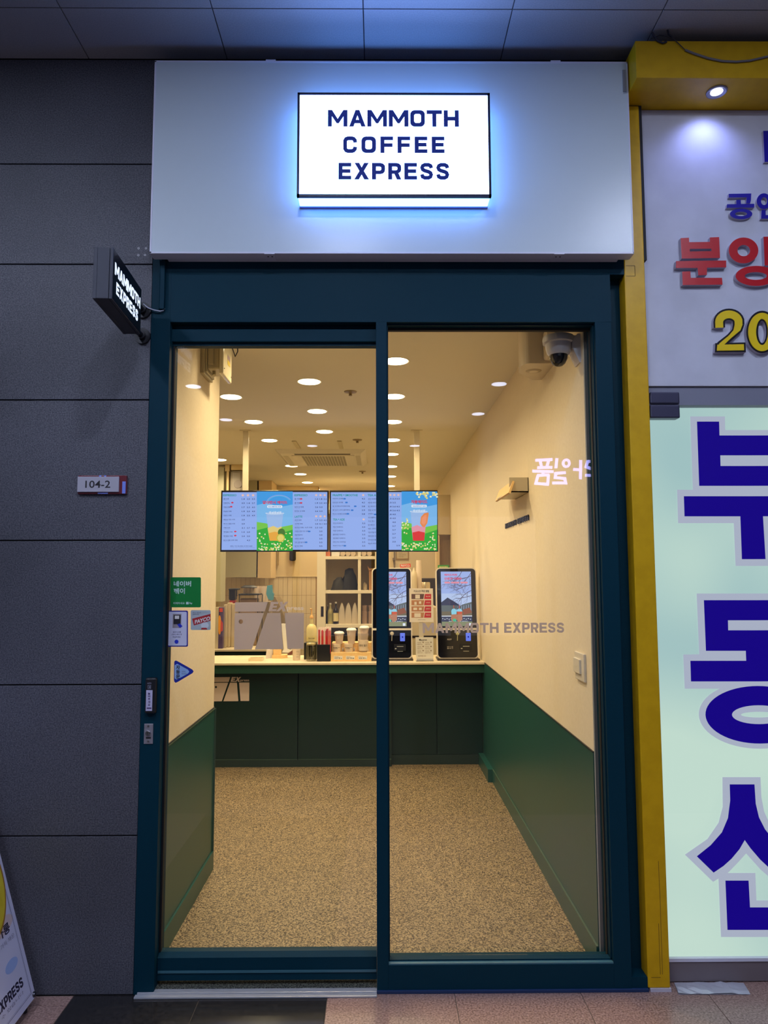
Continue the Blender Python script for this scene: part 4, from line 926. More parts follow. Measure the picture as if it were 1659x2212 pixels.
# ================================================================== things on the counter
def on(px, Y): return at(px, 1432, Y)[0]
def spx(Y): return Y/F            # metres per pixel at depth Y
# kiosks
def kiosk(x0, x1, label):
    k_ = empty('order_kiosk', label=label, cat='kiosk', group='order kiosks')
    Yk = 6.08; X0_ = at(x0, 1430, Yk)[0]; X1_ = at(x1, 1430, Yk)[0]; W_ = X1_-X0_; Hk = .765; tl = math.radians(7)
    pk = Plane((X0_, Yk, CT+.012), (1,0,0), (0, math.sin(tl), math.cos(tl)), (0,-math.cos(tl), math.sin(tl)))
    MB().prism(pk, [rrect(0, W_, 0, Hk, .035)], -.05, 0).build('housing', mat('kiosk_white', (226,216,200), .35), k_)
    zm = Hk*.317
    bk_ = mat('kiosk_black', (12,12,20), .08, spec=.6)
    def up(l): return l
    e_ = .009
    top_ = [p for p in rrect(e_, W_-e_, 0, Hk-e_, .03) if p[1] > Hk*.5]; top_ = top_+[(e_, zm+.012), (W_-e_, zm+.012)]
    MB().prism(pk, [top_], 0, .002).build('glass_front', bk_, k_)
    lo_ = [p for p in rrect(e_, W_-e_, e_, Hk, .03) if p[1] < Hk*.5]; lo_ = lo_+[(W_-e_, zm-.006), (e_, zm-.006)]
    lop = MB().prism(pk, [lo_], 0, .002).build('lower_panel', bk_, k_)
    # display, traced in a 430 x 740 frame
    sx0, sx1, sz0, sz1 = W_*.125, W_*.865, Hk*.352, Hk*.955
    def T(x, y): return (sx0+(sx1-sx0)*x/430, sz1-(sz1-sz0)*y/740)
    def shp(mb, pts, n, mi): mb.prism(pk, [[T(*p) for p in pts]], n-.0003, n, mi)
    dsp = MB().prism(pk, [[(sx0,sz0),(sx1,sz0),(sx1,sz1),(sx0,sz1)]], .0022, .003).build('display', scr('ksky', (166,184,240)), k_)
    b = MB()
    shp(b, [(0,300),(430,300),(430,480),(0,480)], .0034, 0)
    shp(b, [(0,420),(90,355),(250,450),(250,480),(0,480)], .0038, 1); shp(b, [(0,460),(240,462),(200,540),(0,560)], .0042, 2)
    shp(b, [(210,500),(300,450),(430,415),(430,560),(250,560)], .0042, 2)
    for i in range(12): shp(b, ribbon([(240+16*i,478-3*i),(228+17*i,540)], 4), .0046, 0 if i % 2 else 1)
    shp(b, [(0,545),(430,540),(430,610),(0,610)], .005, 3); shp(b, [(300,520),(400,490),(430,560),(310,590)], .0054, 4)
    shp(b, [(0,600),(430,598),(430,612),(0,614)], .0056, 5); shp(b, [(0,612),(430,612),(430,680),(0,680)], .0056, 1)
    for i in range(14): shp(b, ell(16+30*i, 640+8*(i % 2), 10, 6, 8), .006, 5)
    shp(b, [(0,680),(430,680),(430,740),(0,740)], .0056, 6)
    b.build('palace_picture', [scr('khaze', (190,205,244)), scr('kroof', (66,68,92)), scr('ktile', (104,110,112)), scr('kwall', (120,108,88)), scr('kred', (150,90,70)), scr('kwhite', (214,216,224)), scr('kstone', (140,142,110))], dsp)
    b = MB(); rnd = random.Random(5)
    def br(x, y, a, L_, w_, dpt):
        P_ = [(x, y)]; 
        for i in range(4):
            a += rnd.uniform(-.3, .3); x += math.cos(a)*L_/4; y += math.sin(a)*L_/4; P_.append((min(max(x, 0), 430), min(max(y, 0), 500)))
        shp(b, ribbon(P_, w_), .0064, 0)
        if dpt > 0:
            for i in (1, 2, 3, 4): br(*P_[i], a+rnd.choice((-.8,-.5,.5,.8)), L_*.55, w_*.55, dpt-1)
    for x, y, a in ((430,60,2.7),(430,180,2.9),(430,260,3.0),(430,330,2.75),(300,0,1.9),(430,20,2.2)): br(x, y, a, 230, 7, 2)
    b.build('branch_picture', scr('kbranch', (92,74,92)), dsp)
    b = MB()
    def kt(body, x0_, x1_, y0_, y1_, mi, off=0): a_ = T(x0_, y1_); c_ = T(x1_, y0_); b.text(pk, body, a_[0], c_[0], a_[1], c_[1], .0072, mi, off)
    kt('매머드커피', 50, 230, 30, 62, 0, .04); kt('인증샷 이벤트', 50, 300, 80, 115, 0, .04)
    for x0_, x1_ in ((50,130),(140,262),(275,380)): shp(b, rrect(x0_, x1_, 140, 164, 10), .0068, 1)
    kt('매머드커피 이벤트 참여하기', 100, 370, 668, 682, 2, .01)
    shp(b, [(375,700),(412,700),(412,735),(375,735)], .0068, 2)
    b.build('event_lettering', [scr('kpink', (226,96,130)), scr('kpill', (236,150,170)), wt], dsp)
    b = MB()
    for x, c_ in ((175,0),(255,1)):
        shp(b, ell(x, 545, 38, 40, 16), .0076, 0); shp(b, [(x-38,545),(x+38,545),(x+28,650),(x-28,650)], .008, 2 if c_ else 0)
        shp(b, [(x-38,585),(x+40,580),(x+34,660),(x-20,690),(x-45,650)], .0084, 3); shp(b, [(x-5,460),(x+3,460),(x+3,520),(x-5,520)], .0076, 2)
    shp(b, ell(180, 660, 28, 20, 14), .0088, 1)
    b.build('cup_picture', [scr('kcup', (150,214,236)), scr('kgreen', (90,190,150)), scr('kdrink', (214,96,70)), scr('khand', (190,130,104))], dsp)
    # fittings of the lower panel
    MB().prism(pk, [rrect(W_*.70, W_*.82, zm*.60, zm*.88, .004)], .002, .006).build('reader_screen', scr('reader', (110,128,240)), lop)
    MB().prism(pk, [ell(W_*.76, zm*.74, .006, .007, 14)], .006, .0065).build('reader_mark', scr('readermark', (20,24,150)), lop)
    MB().prism(pk, [rrect(W_*.55, W_*.84, zm*.28, zm*.50, .004)], .002, .012).build('card_slot', mat('slot_black', (20,20,26), .3), lop)
    MB().prism(pk, [rrect(W_*.62, W_*.78, zm*.41, zm*.43, .002)], .012, .014).prism(pk, [rrect(W_*.57, W_*.61, zm*.33, zm*.36, .002)], .012, .014).prism(pk, [rrect(W_*.63, W_*.77, zm*.245, zm*.265, .002)], .002, .004).build('slot_highlight', mat('slot_metal', (200,200,190), .3, .5), lop)
    b = MB().text(pk, 'RECEIPT', W_*.25, W_*.36, zm*.63, zm*.68, .0025, 0, .02).text(pk, '영수증\n출력구', W_*.24, W_*.39, zm*.33, zm*.42, .0025, 0, .01)
    b.build('print', mat('print_grey', (170,160,150), .5), lop)
    MB().prism(pk, [rrect(W_*.22, W_*.42, zm*.605, zm*.615, .0005)], .002, .003).build('receipt_slot', mat('slot_black'), lop)
    MB().box(X0_-.0, X1_+.005, Yk-.03, Yk+.16, CT, CT+.014, bev=.003).box(X0_+.08, X1_-.08, Yk+.05, Yk+.12, CT+.014, CT+.40).build('base', mat('kiosk_base', (40,34,34), .4), k_)
    return k_, pk, W_, Hk
k1, pk1, W1, H1 = kiosk(803, 891, 'self order kiosk beside the wooden cup stand')
k2, pk2, W2, H2 = kiosk(944.5, 1034.5, 'self order kiosk beside the right-hand wall'.replace('right-hand', 'cream'))
# key with pompon on each kiosk
for pk_, W_, H_, col_ in ((pk1, W1, H1, (205,196,180)), (pk2, W2, H2, (200,196,150))):
    c_ = pk_.P(W_*.5, H_*.317*.86, .012); o = MB().lathe((c_.x, c_.y, c_.z), [(.001,-.006),(.014,-.004),(.016,.002),(.001,.006)], 18, axis='Y').tube([(c_.x, c_.y, c_.z-.012), (c_.x-.002, c_.y-.001, c_.z-.06)], .003, 6).build('hanging_key', mat('key_%d' % col_[2], col_, .4), smooth=True)
    tag(o, 'small key tag hanging on the kiosk '+('beside the cup stand' if pk_ is pk1 else 'beside the cream wall'), 'key tag', 'kiosk key tags')
# signs standing on the kiosks
def stand_card(name, x0, x1, y0, y1, Y, m_, label, cat='card', dep=.003, parts=None):
    o = empty(name, label=label, cat=cat); a_ = at(x0, y1, Y); c_ = at(x1, y0, Y)
    MB().box(a_[0], c_[0], Y, Y+dep, a_[1], c_[1]).build('card', m_, o); return o
o = empty('topper_card', label='small orange payment card standing on the kiosk beside the cup stand', cat='card')
Yq = 6.175
MB().prism(FP(Yq), [PX(Yq, [(863.8,1219.2),(886.8,1217.4),(887.3,1225),(864.6,1227)])], -.004, 0).build('card', mat('payco_orange', (226,74,30), .5), o)
MB().ptext(Yq-.001, 'PAYCO', 866, 885, 1219.6, 1224.8, 0, .03).build('lettering', paper, o)
MB().box(at(875,1226,Yq)[0]-.004, at(875,1226,Yq)[0]+.004, Yq, Yq+.004, CT+.76, at(875,1226,Yq)[1]+.004).build('stem', mat('stem_clear', (200,190,170), .3), o)
o = stand_card('topper_card', 945.8, 970, 1220.5, 1233, Yq, mat('payco_green', (60,150,60), .5), 'small green payment card standing on the kiosk beside the cream wall')
MB().ptext(Yq-.001, '네이버페이', 948.5, 967, 1223, 1226.6, 0, .03).ptext(Yq-.001, '결제하세요', 949, 960, 1228, 1230, 0, .01).build('lettering', mat('pale_yellow_print', (226,226,150), .5), o)
MB().box(at(950,1233,Yq)[0], at(966,1233,Yq)[0], Yq+.003, Yq+.02, CT+.765, at(950,1233,Yq)[1]+.01).build('foot', white, o)
# order poster between the kiosks
po = empty('order_poster', label='white how-to-order poster with red and brown rows between the kiosks', cat='poster')
Yo = 6.05
MB().prism(FP(Yo), [PX(Yo, [(884,1271),(935,1271),(937,1343.8),(884.8,1343.8)])], -.004, 0).build('sheet', mat('poster_white', (226,216,202), .5), po)
b = MB(); b2 = MB()
for i in range(4):
    y = 1283+13.4*i; x0_, x1_ = 888.8, 931.5
    b.prism(FP(Yo), [PX(Yo, [(x0_,y),(x1_-15+.0*i,y),(x1_-17,y+11),(x0_,y+11)])], .0003, .0006, 0 if i == 0 else 1)
    b.prism(FP(Yo), [PX(Yo, [(x1_-13.5,y),(x1_,y),(x1_,y+11),(x1_-15.5,y+11)])], .0003, .0006, 2)
    b2.ptext(Yo-.001, ['메뉴선택','사이즈','결제하기','주문번호'][i], x1_-11.5, x1_-2.5, y+4.2, y+6.6, 0, .02)
    for r_ in ([(897,907,1.5,10)], [(895,900,3.5,10),(905,910,2.5,8)], [(893,901,3,8),(905,911,3,8)], [(895,909,1.5,10)])[i]: pbox(b2, r_[0], r_[1], y+r_[2], y+r_[3], Yo-.001, .0003)
b.build('step_rows', [mat('row_brown', (96,66,52), .6), mat('row_tan', (180,124,78), .6), mat('row_red', (190,30,34), .6)], po)
b2.build('icons', mat('poster_white'), po)
MB().ptext(Yo-.001, '키오스크 주문 방법', 893.5, 926.5, 1274.5, 1279.5, 0, .02).ptext(Yo-.001, 'MAMMOTH EXPRESS', 903, 919, 1338, 1339.4, 0, .0).build('lettering', ink, po)
MB().box(at(888,1300,Yo)[0], at(892,1300,Yo)[0], Yo+.004, Yo+.06, at(888,1320,Yo)[1], at(888,1290,Yo)[1]).build('holder', mat('stem_clear'), po)
MB().box(at(905,1343,Yo)[0], at(915,1343,Yo)[0], Yo+.004, Yo+.012, CT, at(905,1340,Yo)[1]).build('stand_leg', mat('stem_clear'), po)
mc = empty('macaron_card', label='small white card in a clear stand listing macarons between the kiosks', cat='card stand')
Ym = 6.0
MB().prism(FP(Ym), [PX(Ym, [(897.3,1376.5),(936,1376.5),(936.5,1428),(899,1428.5)])], -.004, 0).build('card', paper, mc)
b = MB().ptext(Ym-.001, 'Macaron', 905.5, 922, 1380, 1384, 0, .01)
for i in range(3):
    for x in (901.5, 918.5): b.ptext(Ym-.001, '마카롱 메뉴\n달콤한 맛 안내', x, x+11, 1387+9*i, 1393.5+9*i, 1, 0); b.prism(FP(Ym), [PX(Ym, ell(x+12.5, 1387.5+9*i, 1.5, 1.5, 10))], .0006, .001, 1)
b.ptext(Ym-.001, '보관방법 안내', 903, 920, 1415, 1419, 1, 0); pbox(b, 900, 936, 1423, 1427, Ym-.001, .0004, 2)
b.build('print', [ink, mat('print_brown', (150,130,110), .6), mat('print_bluegrey', (170,172,180), .6)], mc)
MB().box(at(898,1428,Ym)[0], at(937,1428,Ym)[0], Ym, Ym+.045, CT, CT+.006).build('foot', mat('stem_clear'), mc)
# syrup pump and glass jar
def lathe_thing(name, X, Y, z, prof, m_, label, cat, group=None, seg=24, part=None):
    o = MB().lathe((X, Y, z), prof, seg).build(name, m_, smooth=True); tag(o, label, cat, group); return o
Xs = on(672.5, 6.33); sb = empty('syrup_bottle', label='clear pump bottle of syrup standing behind the ribbed glass jar', cat='bottle')
k = spx(6.25)
glz = mat('syrup_glass', (214,200,140), .1, alpha=.75)
zt0 = CT
MB().lathe((Xs, 6.33, CT), [(.044,0),(.046,.01),(.046,.245),(.036,.272),(.016,.288),(.014,.345)], 24).build('body', glz, sb, smooth=True)
MB().lathe((Xs, 6.33, CT), [(.0455,.12),(.0455,.235)], 24).build('paper_label', mat('label_cream', (224,210,160), .5), sb, smooth=True)
MB().lathe((Xs, 6.33, CT), [(.046,.10),(.046,.118)], 24).build('blue_band', mat('band_blue', (60,64,150), .5), sb, smooth=True)
MB().lathe((Xs, 6.33, CT), [(.018,.335),(.018,.35),(.010,.362),(.006,.368),(.005,.42)], 16).tube([(Xs,6.33,CT+.405),(Xs-.004,6.33,CT+.418),(Xs-.016,6.325,CT+.416)], .006, 8).build('pump', mat('pump_gold', (196,150,84), .35), sb, smooth=True)
MB().ptext(6.283, 'Syrup', Xs and 666, 680, 1377.5, 1380, 0, .02).build('lettering', ink, sb)
Xj = on(672, 6.06); jr = empty('ribbed_jar', label='ribbed clear glass jar at the front of the counter beside the black straw box', cat='jar')
b = MB().lathe((Xj, 6.06, CT), [(.036,0),(.041,.01),(.041,.130),(.039,.135)], 28); b.build('glass', glass('jar_glass', (.72,.70,.58), .10, .5), jr, smooth=True)
b = MB()
for i in range(16):
    a_ = 2*PI*i/16; b.tube([(Xj+.0415*math.cos(a_), 6.06+.0415*math.sin(a_), CT+.02), (Xj+.0415*math.cos(a_), 6.06+.0415*math.sin(a_), CT+.12)], .0025, 6)
b.build('rib', mat('rib_dark', (90,86,60), .2), jr, smooth=True)
MB().lathe((Xj, 6.06, CT), [(.034,.13),(.040,.134),(.040,.146),(.03,.150)], 24).build('rim', mat('rim_gold', (206,190,140), .2, .3), jr, smooth=True)
# black straw box with red straws
sx = empty('straw_box', label='black open box on the counter holding red and white straws', cat='box')
def ctbox(mb, x0, x1, Y, dep, z0, z1, mi=0, bev=0): return mb.box(at(x0, 1420, Y)[0], at(x1, 1420, Y)[0], Y, Y+dep, z0, z1, mi, bev)
Yx = 6.02
ctbox(MB(), 684.5, 713, Yx, .11, CT, CT+.138, 0, .002).build('holder', black, sx)
tag(ctbox(MB(), 656.5, 683.5, 6.16, .1, CT, CT+.14, 0, .002).build('dark_box', black), 'low black box partly hidden behind the ribbed glass jar', 'box')
stm = [mat('straw_red', (206,40,48), .4), mat('straw_pink', (222,120,110), .4), mat('straw_white', (232,214,200), .4), mat('straw_deep', (176,24,36), .4)]
X0_ = at(687, 1400, Yx)[0]; X1_ = at(713.5, 1400, Yx)[0]
first = None; cnt = 0
for j in range(4):
    for i in range(13):
        x = X0_+(X1_-X0_)*(i+.5+random.uniform(-.2,.2))/13; y = Yx+.015+j*.026; h_ = .255+random.uniform(-.008,.01)+.004*i/13
        o = MB().tube([(x*.0+x, y, CT+.06), (x+random.uniform(-.003,.004), y+random.uniform(-.004,.004), CT+h_)], .0056, 6).tube([(x, y, CT+h_-.002), (x, y, CT+h_+.012)], .0052, 6, 1).build('straw', [stm[(i*7+j*3) % 4 if (i+j) % 5 else 1], stm[2]])
        tag(o, 'thin red wrapped straw standing in the black box', 'straw', 'straws in the black box')
# wooden cup stand
cs = empty('cup_stand', label='two-step light wooden stand displaying sample cups beside a kiosk', cat='stand')
Yw = 6.02
ctbox(MB(), 714.5, 802, Yw, .20, CT, CT+.072, 0, .002).build('lower_step', wood, cs)
ctbox(MB(), 717, 802.5, Yw+.09, .13, CT+.072, CT+.145, 0, .002).build('upper_step', wood, cs)
for i, (x, t_) in enumerate(((721,'핫 S'),(747,'핫 M'),(774,'핫 L'))):
    a_ = MB(); pbox(a_, x, x+19, 1417, 1424.5, Yw-.001, .002); a_.build('price_label', paper, cs)
    MB().ptext(Yw-.002, 'Mammoth', x+2, x+10, 1418.2, 1419.6, 0, 0).ptext(Yw-.002, 'ICE '+t_, x+2, x+17.5, 1420.3, 1423.4, 0, .02).build('lettering', ink, cs)
for i, x in enumerate((740.5, 764.5)): a_ = MB(); pbox(a_, x-1.5, x+2, 1399, 1407, Yw+.088, .002); a_.ptext(Yw+.086, 'SM'[i], x-.5, x+1, 1403, 1406, 1, .02); a_.build('size_tag', [paper, ink], cs)
a_ = MB(); pbox(a_, 776, 796, 1401, 1407.5, Yw+.088, .002); a_.ptext(Yw+.086, 'ICE SIZE L', 778, 794, 1402.5, 1406, 1, .02); a_.build('size_tag', [paper, ink], cs)
cupp = mat('cup_paper', (226,208,186), .5); cupc = mat('cup_cream', (214,190,168), .5); clp = mat('cup_clear', (222,205,190), .15, alpha=.55)
def cup(px, base, r0, r1, h_, m_, label, lid=True, Y=6.17, word_=None):
    X = on(px, Y); o = empty('sample_cup', label=label, cat='cup', group='sample cups on the stand')
    o.location = (X, Y, base)
    MB().lathe((0,0,0), [(r0,0),(r1,h_),(r1-.002,h_)], 26).build('cup_body', m_, o, smooth=True)
    if lid: MB().lathe((0,0,h_-.006), [(r1+.004,0),(r1+.005,.008),(r1-.002,.018),(r1-.01,.022),(.006,.022),(.005,.027),(.001,.027)], 26).build('lid', white, o, smooth=True)
    if word_: MB().text(Plane((0,-r1*.98,0),(1,0,0),(0,0,1),(0,-1,0)), word_, -r1*.72, r1*.72, h_*.42, h_*.64, .001, 0, .02).build('lettering', ink, o)
    return o, base+h_
zc_ = CT+.072
Yc_ = Yw+.045
o, _ = cup(727.5, zc_, .030, .038, .068, cupp, 'white paper bowl cup on the lower step, first beside the straws', False, Yc_, 'MAMMOTH\nCOFFEE')
o, _ = cup(732.5, zc_+.069, .028, .038, .085, cupc, 'lidded paper cup stacked in the first bowl beside the straws', True, Yc_+.002)
o, _ = cup(753.5, zc_, .032, .040, .068, cupp, 'white paper bowl cup in the middle of the lower step', False, Yc_, 'MAMMOTH\nCOFFEE')
o, _ = cup(759, zc_+.069, .028, .038, .112, cupc, 'tall lidded paper cup stacked in the middle bowl', True, Yc_+.002)
o, _ = cup(784.5, zc_+.012, .038, .044, .085, cupp, 'wide white bowl cup with large print beside the kiosk', False, Yc_, '매머드 벌크')
o, _ = cup(785, zc_+.098, .036, .044, .055, clp, 'clear plastic cup stacked in the wide printed bowl', False, Yc_)
o, _ = cup(787, zc_+.154, .030, .037, .045, cupc, 'lidded paper cup on top of the tallest cup stack', True, Yc_)
tag(MB().lathe((on(784.5, Yc_), Yc_, zc_), [(.030,0),(.037,.012)], 24).build('cup_saucer', clp, smooth=True), 'shallow clear dish under the wide printed bowl cup', 'dish')
for px, py in ((731, 1378), (754, 1370)):
    X, Z = at(px, py, Yc_-.045); o = MB().tube([(X-.012,Yc_-.045,Z+.02),(X-.008,Yc_-.05,Z-.01),(X-.002,Yc_-.045,Z+.008),(X+.003,Yc_-.05,Z-.008),(X+.008,Yc_-.045,Z+.02)], .0012, 5).build('clip_tie', white, smooth=True)
    tag(o, 'small shiny twist tie on the '+('first' if px == 731 else 'middle')+' stacked sample cup', 'twist tie', 'twist ties on the cups')
# printed paper cup near the napkins
pc_ = empty('printed_tub', label='small white printed tub standing alone on the pale counter top', cat='tub'); X = on(640.5, 6.12)
MB().lathe((X, 6.12, CT), [(.030,0),(.036,.112),(.037,.118),(.034,.12)], 26).build('tub_body', cupp, pc_, smooth=True)
MB().ptext(6.082, '매머드\n커피 컵\n안내', 640, 648, 1406, 1421, 0, .0).build('lettering', mat('print_brown'), pc_)
# wooden pedestal with white scoop / napkins
wn = empty('wooden_pedestal', label='small wooden pedestal holder on the counter in front of the door logo', cat='stand')
Yn_ = 6.25
X0_ = at(590, 1420, Yn_)[0]; X1_ = at(620, 1420, Yn_)[0]
MB().prism(Plane((0,0,CT),(1,0,0),(0,1,0),(0,0,1)), [[(X0_-.01,Yn_),(X1_-.04,Yn_-.01),(X1_,Yn_+.03),(X1_-.01,Yn_+.1),(X0_,Yn_+.1)]], 0, .028).build('foot', wood, wn)
ctbox(MB(), 590, 607, Yn_+.02, .03, CT+.028, CT+.22, 0, .002).build('post', wood, wn)
sc_ = empty('white_scoop', label='long white plastic scoop hanging on the wooden pedestal', cat='scoop')
b = MB(); Ys_ = Yn_-.005
b.prism(FP(Ys_), [PX(Ys_, [(608,1347),(617,1347),(621,1402),(626,1404),(631,1402),(630,1406),(622,1410),(609,1409),(613,1402)])], -.012, 0); b.build('blade', white, sc_)
nk = empty('napkin_stack', label='folded white napkins leaning against the wooden pedestal', cat='napkins')
b = MB()
for i in range(5):
    dx = i*2.2; b.prism(FP(Ys_+.01*i), [PX(Ys_, [(576+dx,1403),(580+dx,1403),(577+dx,1429.5),(573+dx,1429)])], -.008, 0)
b.build('napkin', mat('napkin_white', (222,214,206), .7), nk)
tag(MB().prism(FP(6.3), [PX(6.3, [(620,1414),(631,1405),(634,1405),(634,1411),(628,1414.5)])], -.02, 0).build('candy_packet', mat('packet_maroon', (110,60,54), .5)), 'small maroon packet lying behind the printed tub', 'packet')
# clear tray lying on the counter
tag(ctbox(MB(), 536, 566, 6.05, .12, CT, CT+.022, 0, .003).build('clear_tray', glass('tray_clear', (.93,.90,.84), .10, .3)), 'shallow clear tray lying on the pale counter top', 'tray')

# ================================================================== REAR STATION things (seen behind the door logo)
Yr = 7.15
def rbox(mb, x0, x1, y0, y1, Y, dep, mi=0, bev=0, floor=True):
    ym = (y0+y1)/2; return mb.box(at(x0, ym, Y)[0], at(x1, ym, Y)[0], Y, Y+dep, CT if floor else at(x0, y1, Y)[1], at(x1, y0, Y)[1], mi, bev)
bgm = mat('bag_clear', (206,190,160), .2, alpha=.8)
for i, (x0, x1, y0) in enumerate(((465,470,1312),(482.5,489,1306),(490.5,497,1302),(499,508,1304))):
    o = rbox(MB(), x0, x1, y0, 1392, Yr+.04*i, .12, 0, .006).build('cup_sleeve', bgm); tag(o, 'tall clear sleeve of cups on the rear station, '+['beside the partition','second beyond the printed pack','third beyond the printed pack','beside the door logo'][i], 'cup sleeve', 'cup sleeves on the rear station')
pk_ = empty('printed_pack', label='purple and orange printed pack standing on the rear station', cat='pack')
rbox(MB(), 470, 481.5, 1312, 1393, Yr-.04, .06, 0, .003).build('pack', mat('pack_purple', (82,66,108), .4), pk_)
b = MB(); b.prism(FP(Yr-.041), [PX(Yr-.041, ell(474.5,1350,3.5,21,20))], 0, .001, 0); b.prism(FP(Yr-.042), [PX(Yr-.042, [(477,1338),(481.5,1346),(481.3,1362),(476,1366)])], 0, .001, 1); pbox(b, 474, 481, 1314, 1322, Yr-.042, .001, 1); b.build('print', [mat('pack_orange', (240,160,40), .4), mat('pack_red', (206,70,50), .4)], pk_)
tag(rbox(MB(), 464, 471, 1312, 1396, Yr-.06, .03, 0, .002).build('clear_board', mat('board_clear', (196,184,160), .3)), 'clear acrylic board standing beside the printed pack', 'board')
gd = empty('coffee_grinder', label='black topped coffee dispenser with a red band on the rear station', cat='dispenser')
rbox(MB(), 494.5, 506, 1296, 1392, 7.52, .1, 0, .01).build('body', mat('grinder_red', (176,50,44), .4), gd); rbox(MB(), 494, 507.5, 1272, 1296, 7.51, .12, 0, .01, False).build('head', black, gd)
b = MB(); rbox(b, 493.5, 514, 1271, 1275, 7.50, .12, 0, .006, False); rbox(b, 510, 512, 1274, 1288, 7.50, .02, 0, .002, False); b.build('lever', black, gd)
lr = empty('lid_rack', label='low black tray rack with clear containers on the rear station', cat='rack')
b = MB(); rbox(b, 515, 560, 1282.5, 1285.8, 7.35, .2, 0, .004, False)
for x in (516, 556, 566): rbox(b, x-.7, x+.7, 1284, 1392, 7.36, .012, 0, 0, True)
b.build('frame', black, lr); rbox(MB(), 517, 555, 1293, 1392, 7.40, .14, 0, .01).build('lower_bin', mat('bin_grey', (140,116,94), .4), lr)
hd = empty('bowl_lid', label='black lid resting on clear tumblers above the tray rack', cat='lid')
X, Z = at(538, 1266, 7.45); b = MB().lathe((X, 7.45, Z-.012), [(.001,.02),(.05,.02),(.085,.0),(.08,-.006),(.001,-.006)], 24); b.build('shell', black, hd, smooth=True)
for i, x in enumerate((529, 537, 545)):
    X = at(x, 1275, 7.45)[0]; z0_ = at(x, 1282.5, 7.45)[1]; o = MB().lathe((X, 7.45, z0_), [(.017,0),(.022,.062),(.020,.064)], 18).build('clear_tumbler', clp, smooth=True); tag(o, 'clear plastic tumbler under the black lid, '+['nearest the grinder','in the middle','nearest the cup stacks'][i], 'tumbler', 'tumblers under the black lid')
for i, x in enumerate((555, 562, 569, 575)):
    Yk_ = 7.62+.06*(i % 2); X = at(x, 1275, Yk_)[0]; z0_ = at(x, 1300, Yk_)[1]; o = MB().lathe((X, Yk_, z0_), [(.022,0),(.027,.165),(.025,.165)], 18).build('clear_cup_stack', clp, smooth=True); tag(o, 'tall clear cup stack on the rear station, '+['above the tray rack','second from the tray rack','third from the tray rack','touching the light blue sleeve'][i], 'cup stack', 'clear cup stacks')
tag(rbox(MB(), 548, 583, 1299, 1392, 7.57, .17, 0, .01).build('ice_bin', mat('bin_taupe', (150,134,112), .4)), 'taupe bin on the rear station under the clear cups', 'bin')
bc_ = empty('blue_sleeve', label='light blue cup sleeve dispenser leaning at the end of the rear station', cat='dispenser')
MB().prism(FP(7.45), [PX(7.45, [(577,1265),(587,1263.5),(588.5,1279),(591,1283),(590,1296),(585,1297),(579,1294),(575,1283)])], -.05, 0).build('body', mat('dispenser_blue', (84,146,168), .4), bc_)
b = MB(); rbox(b, 584.5, 587, 1297, 1392, 7.42, .02); b.build('support', mat('bin_taupe'), bc_)
# coffee machine behind the film
cm = empty('coffee_machine', label='grey brown coffee machine mostly hidden by the frosted door logo', cat='coffee machine')
ctop = at(590, 1291, 8.0)
MB().prism(FP(8.0), [PX(8.0, [(577,1291),(594,1289),(606,1312),(613,1330),(613,1358),(577,1358)])], -.4, 0).build('body', mat('machine_taupe', (132,114,86), .5), cm)
MB().box(at(570,1358,8.0)[0], at(625,1358,8.0)[0], 8.0, 8.5, 0, at(590,1358,8.0)[1]).build('cabinet', mat('cabinet_cream', (206,190,156), .5), cm)

# ================================================================== BACK OF THE SHOP
# tiled splash wall
YTW = 10.2
tw = empty('wall_back', kind='structure')
a_ = at(462, 1400, YTW); c_ = at(686, 1247, YTW)
MB().box(-2.99, c_[0], YTW+.006, YTW+.2, 0, IW).build('backing', mat('tile_grout', (176,140,92), .8), tw)
tw_, th_ = 10.05*YTW/F, 39*YTW/F
til = mat('beige_tile', (242,224,188), .4)
z1_ = at(600, 1246.5, YTW)[1]; xg0 = at(600.8, 1300, YTW)[0]
base_me = None
for r_ in range(7):
    for i in range(-16, 9):
        x = xg0+i*tw_; z = z1_-(r_+1)*th_
        if x+tw_ > c_[0] or z < .0: continue
        if base_me is None:
            o = MB().box(0.0016, tw_-.0016, 0, .008, .0016, th_-.0016).build('tile', til, tw); base_me = o.data
        else:
            o = bpy.data.objects.new('tile', base_me); COL.objects.link(o); o.parent = tw
        o.location = (x, YTW, z)
MB().box(at(586,1240,YTW)[0], c_[0], YTW-.004, YTW+.01, z1_+.01, IW).build('plaster_panel', mat('warm_plaster', (236,214,170), .7), tw)
MB().box(at(586,1240,YTW)[0], c_[0], YTW-.012, YTW+.01, z1_, z1_+.012).build('ledge', mat('ledge_cream', (226,208,170), .6), tw)
# wall cabinets
uc = empty('upper_cabinet', label='pale grey green wall cabinet above the rear station', cat='cabinet')
Yu = 8.4
b = MB(); pbox(b, 482.5, 554.5, 1040, 1247.5, 9.6, .58, 0, .004); b.v = [(x, y, IW if z > 2.4 else z) for x, y, z in b.v]; b.build('body', mat('cabinet_sage', (190,184,152), .5), uc)
b = MB(); pbox(b, 463, 481.5, 1010, 1300, Yu-.2, .18, 0, .003); tag(b.build('side_panel', mat('panel_sage', (184,180,150), .5)), 'narrow sage panel standing beside the wall cabinet', 'panel')
b = MB(); pbox(b, 557.5, 586, 1040, 1249, 9.6, .48, 0, .003); b.v = [(x, y, IW if z > 2.4 else z) for x, y, z in b.v]; tag(b.build('cream_cabinet', mat('cream_door', (226,200,156), .5)), 'narrow cream wall cabinet under the yellow drink screen', 'cabinet')
hb = empty('hood_unit', label='upright grey unit with rounded top beneath the ceiling behind the hanging post', cat='unit')
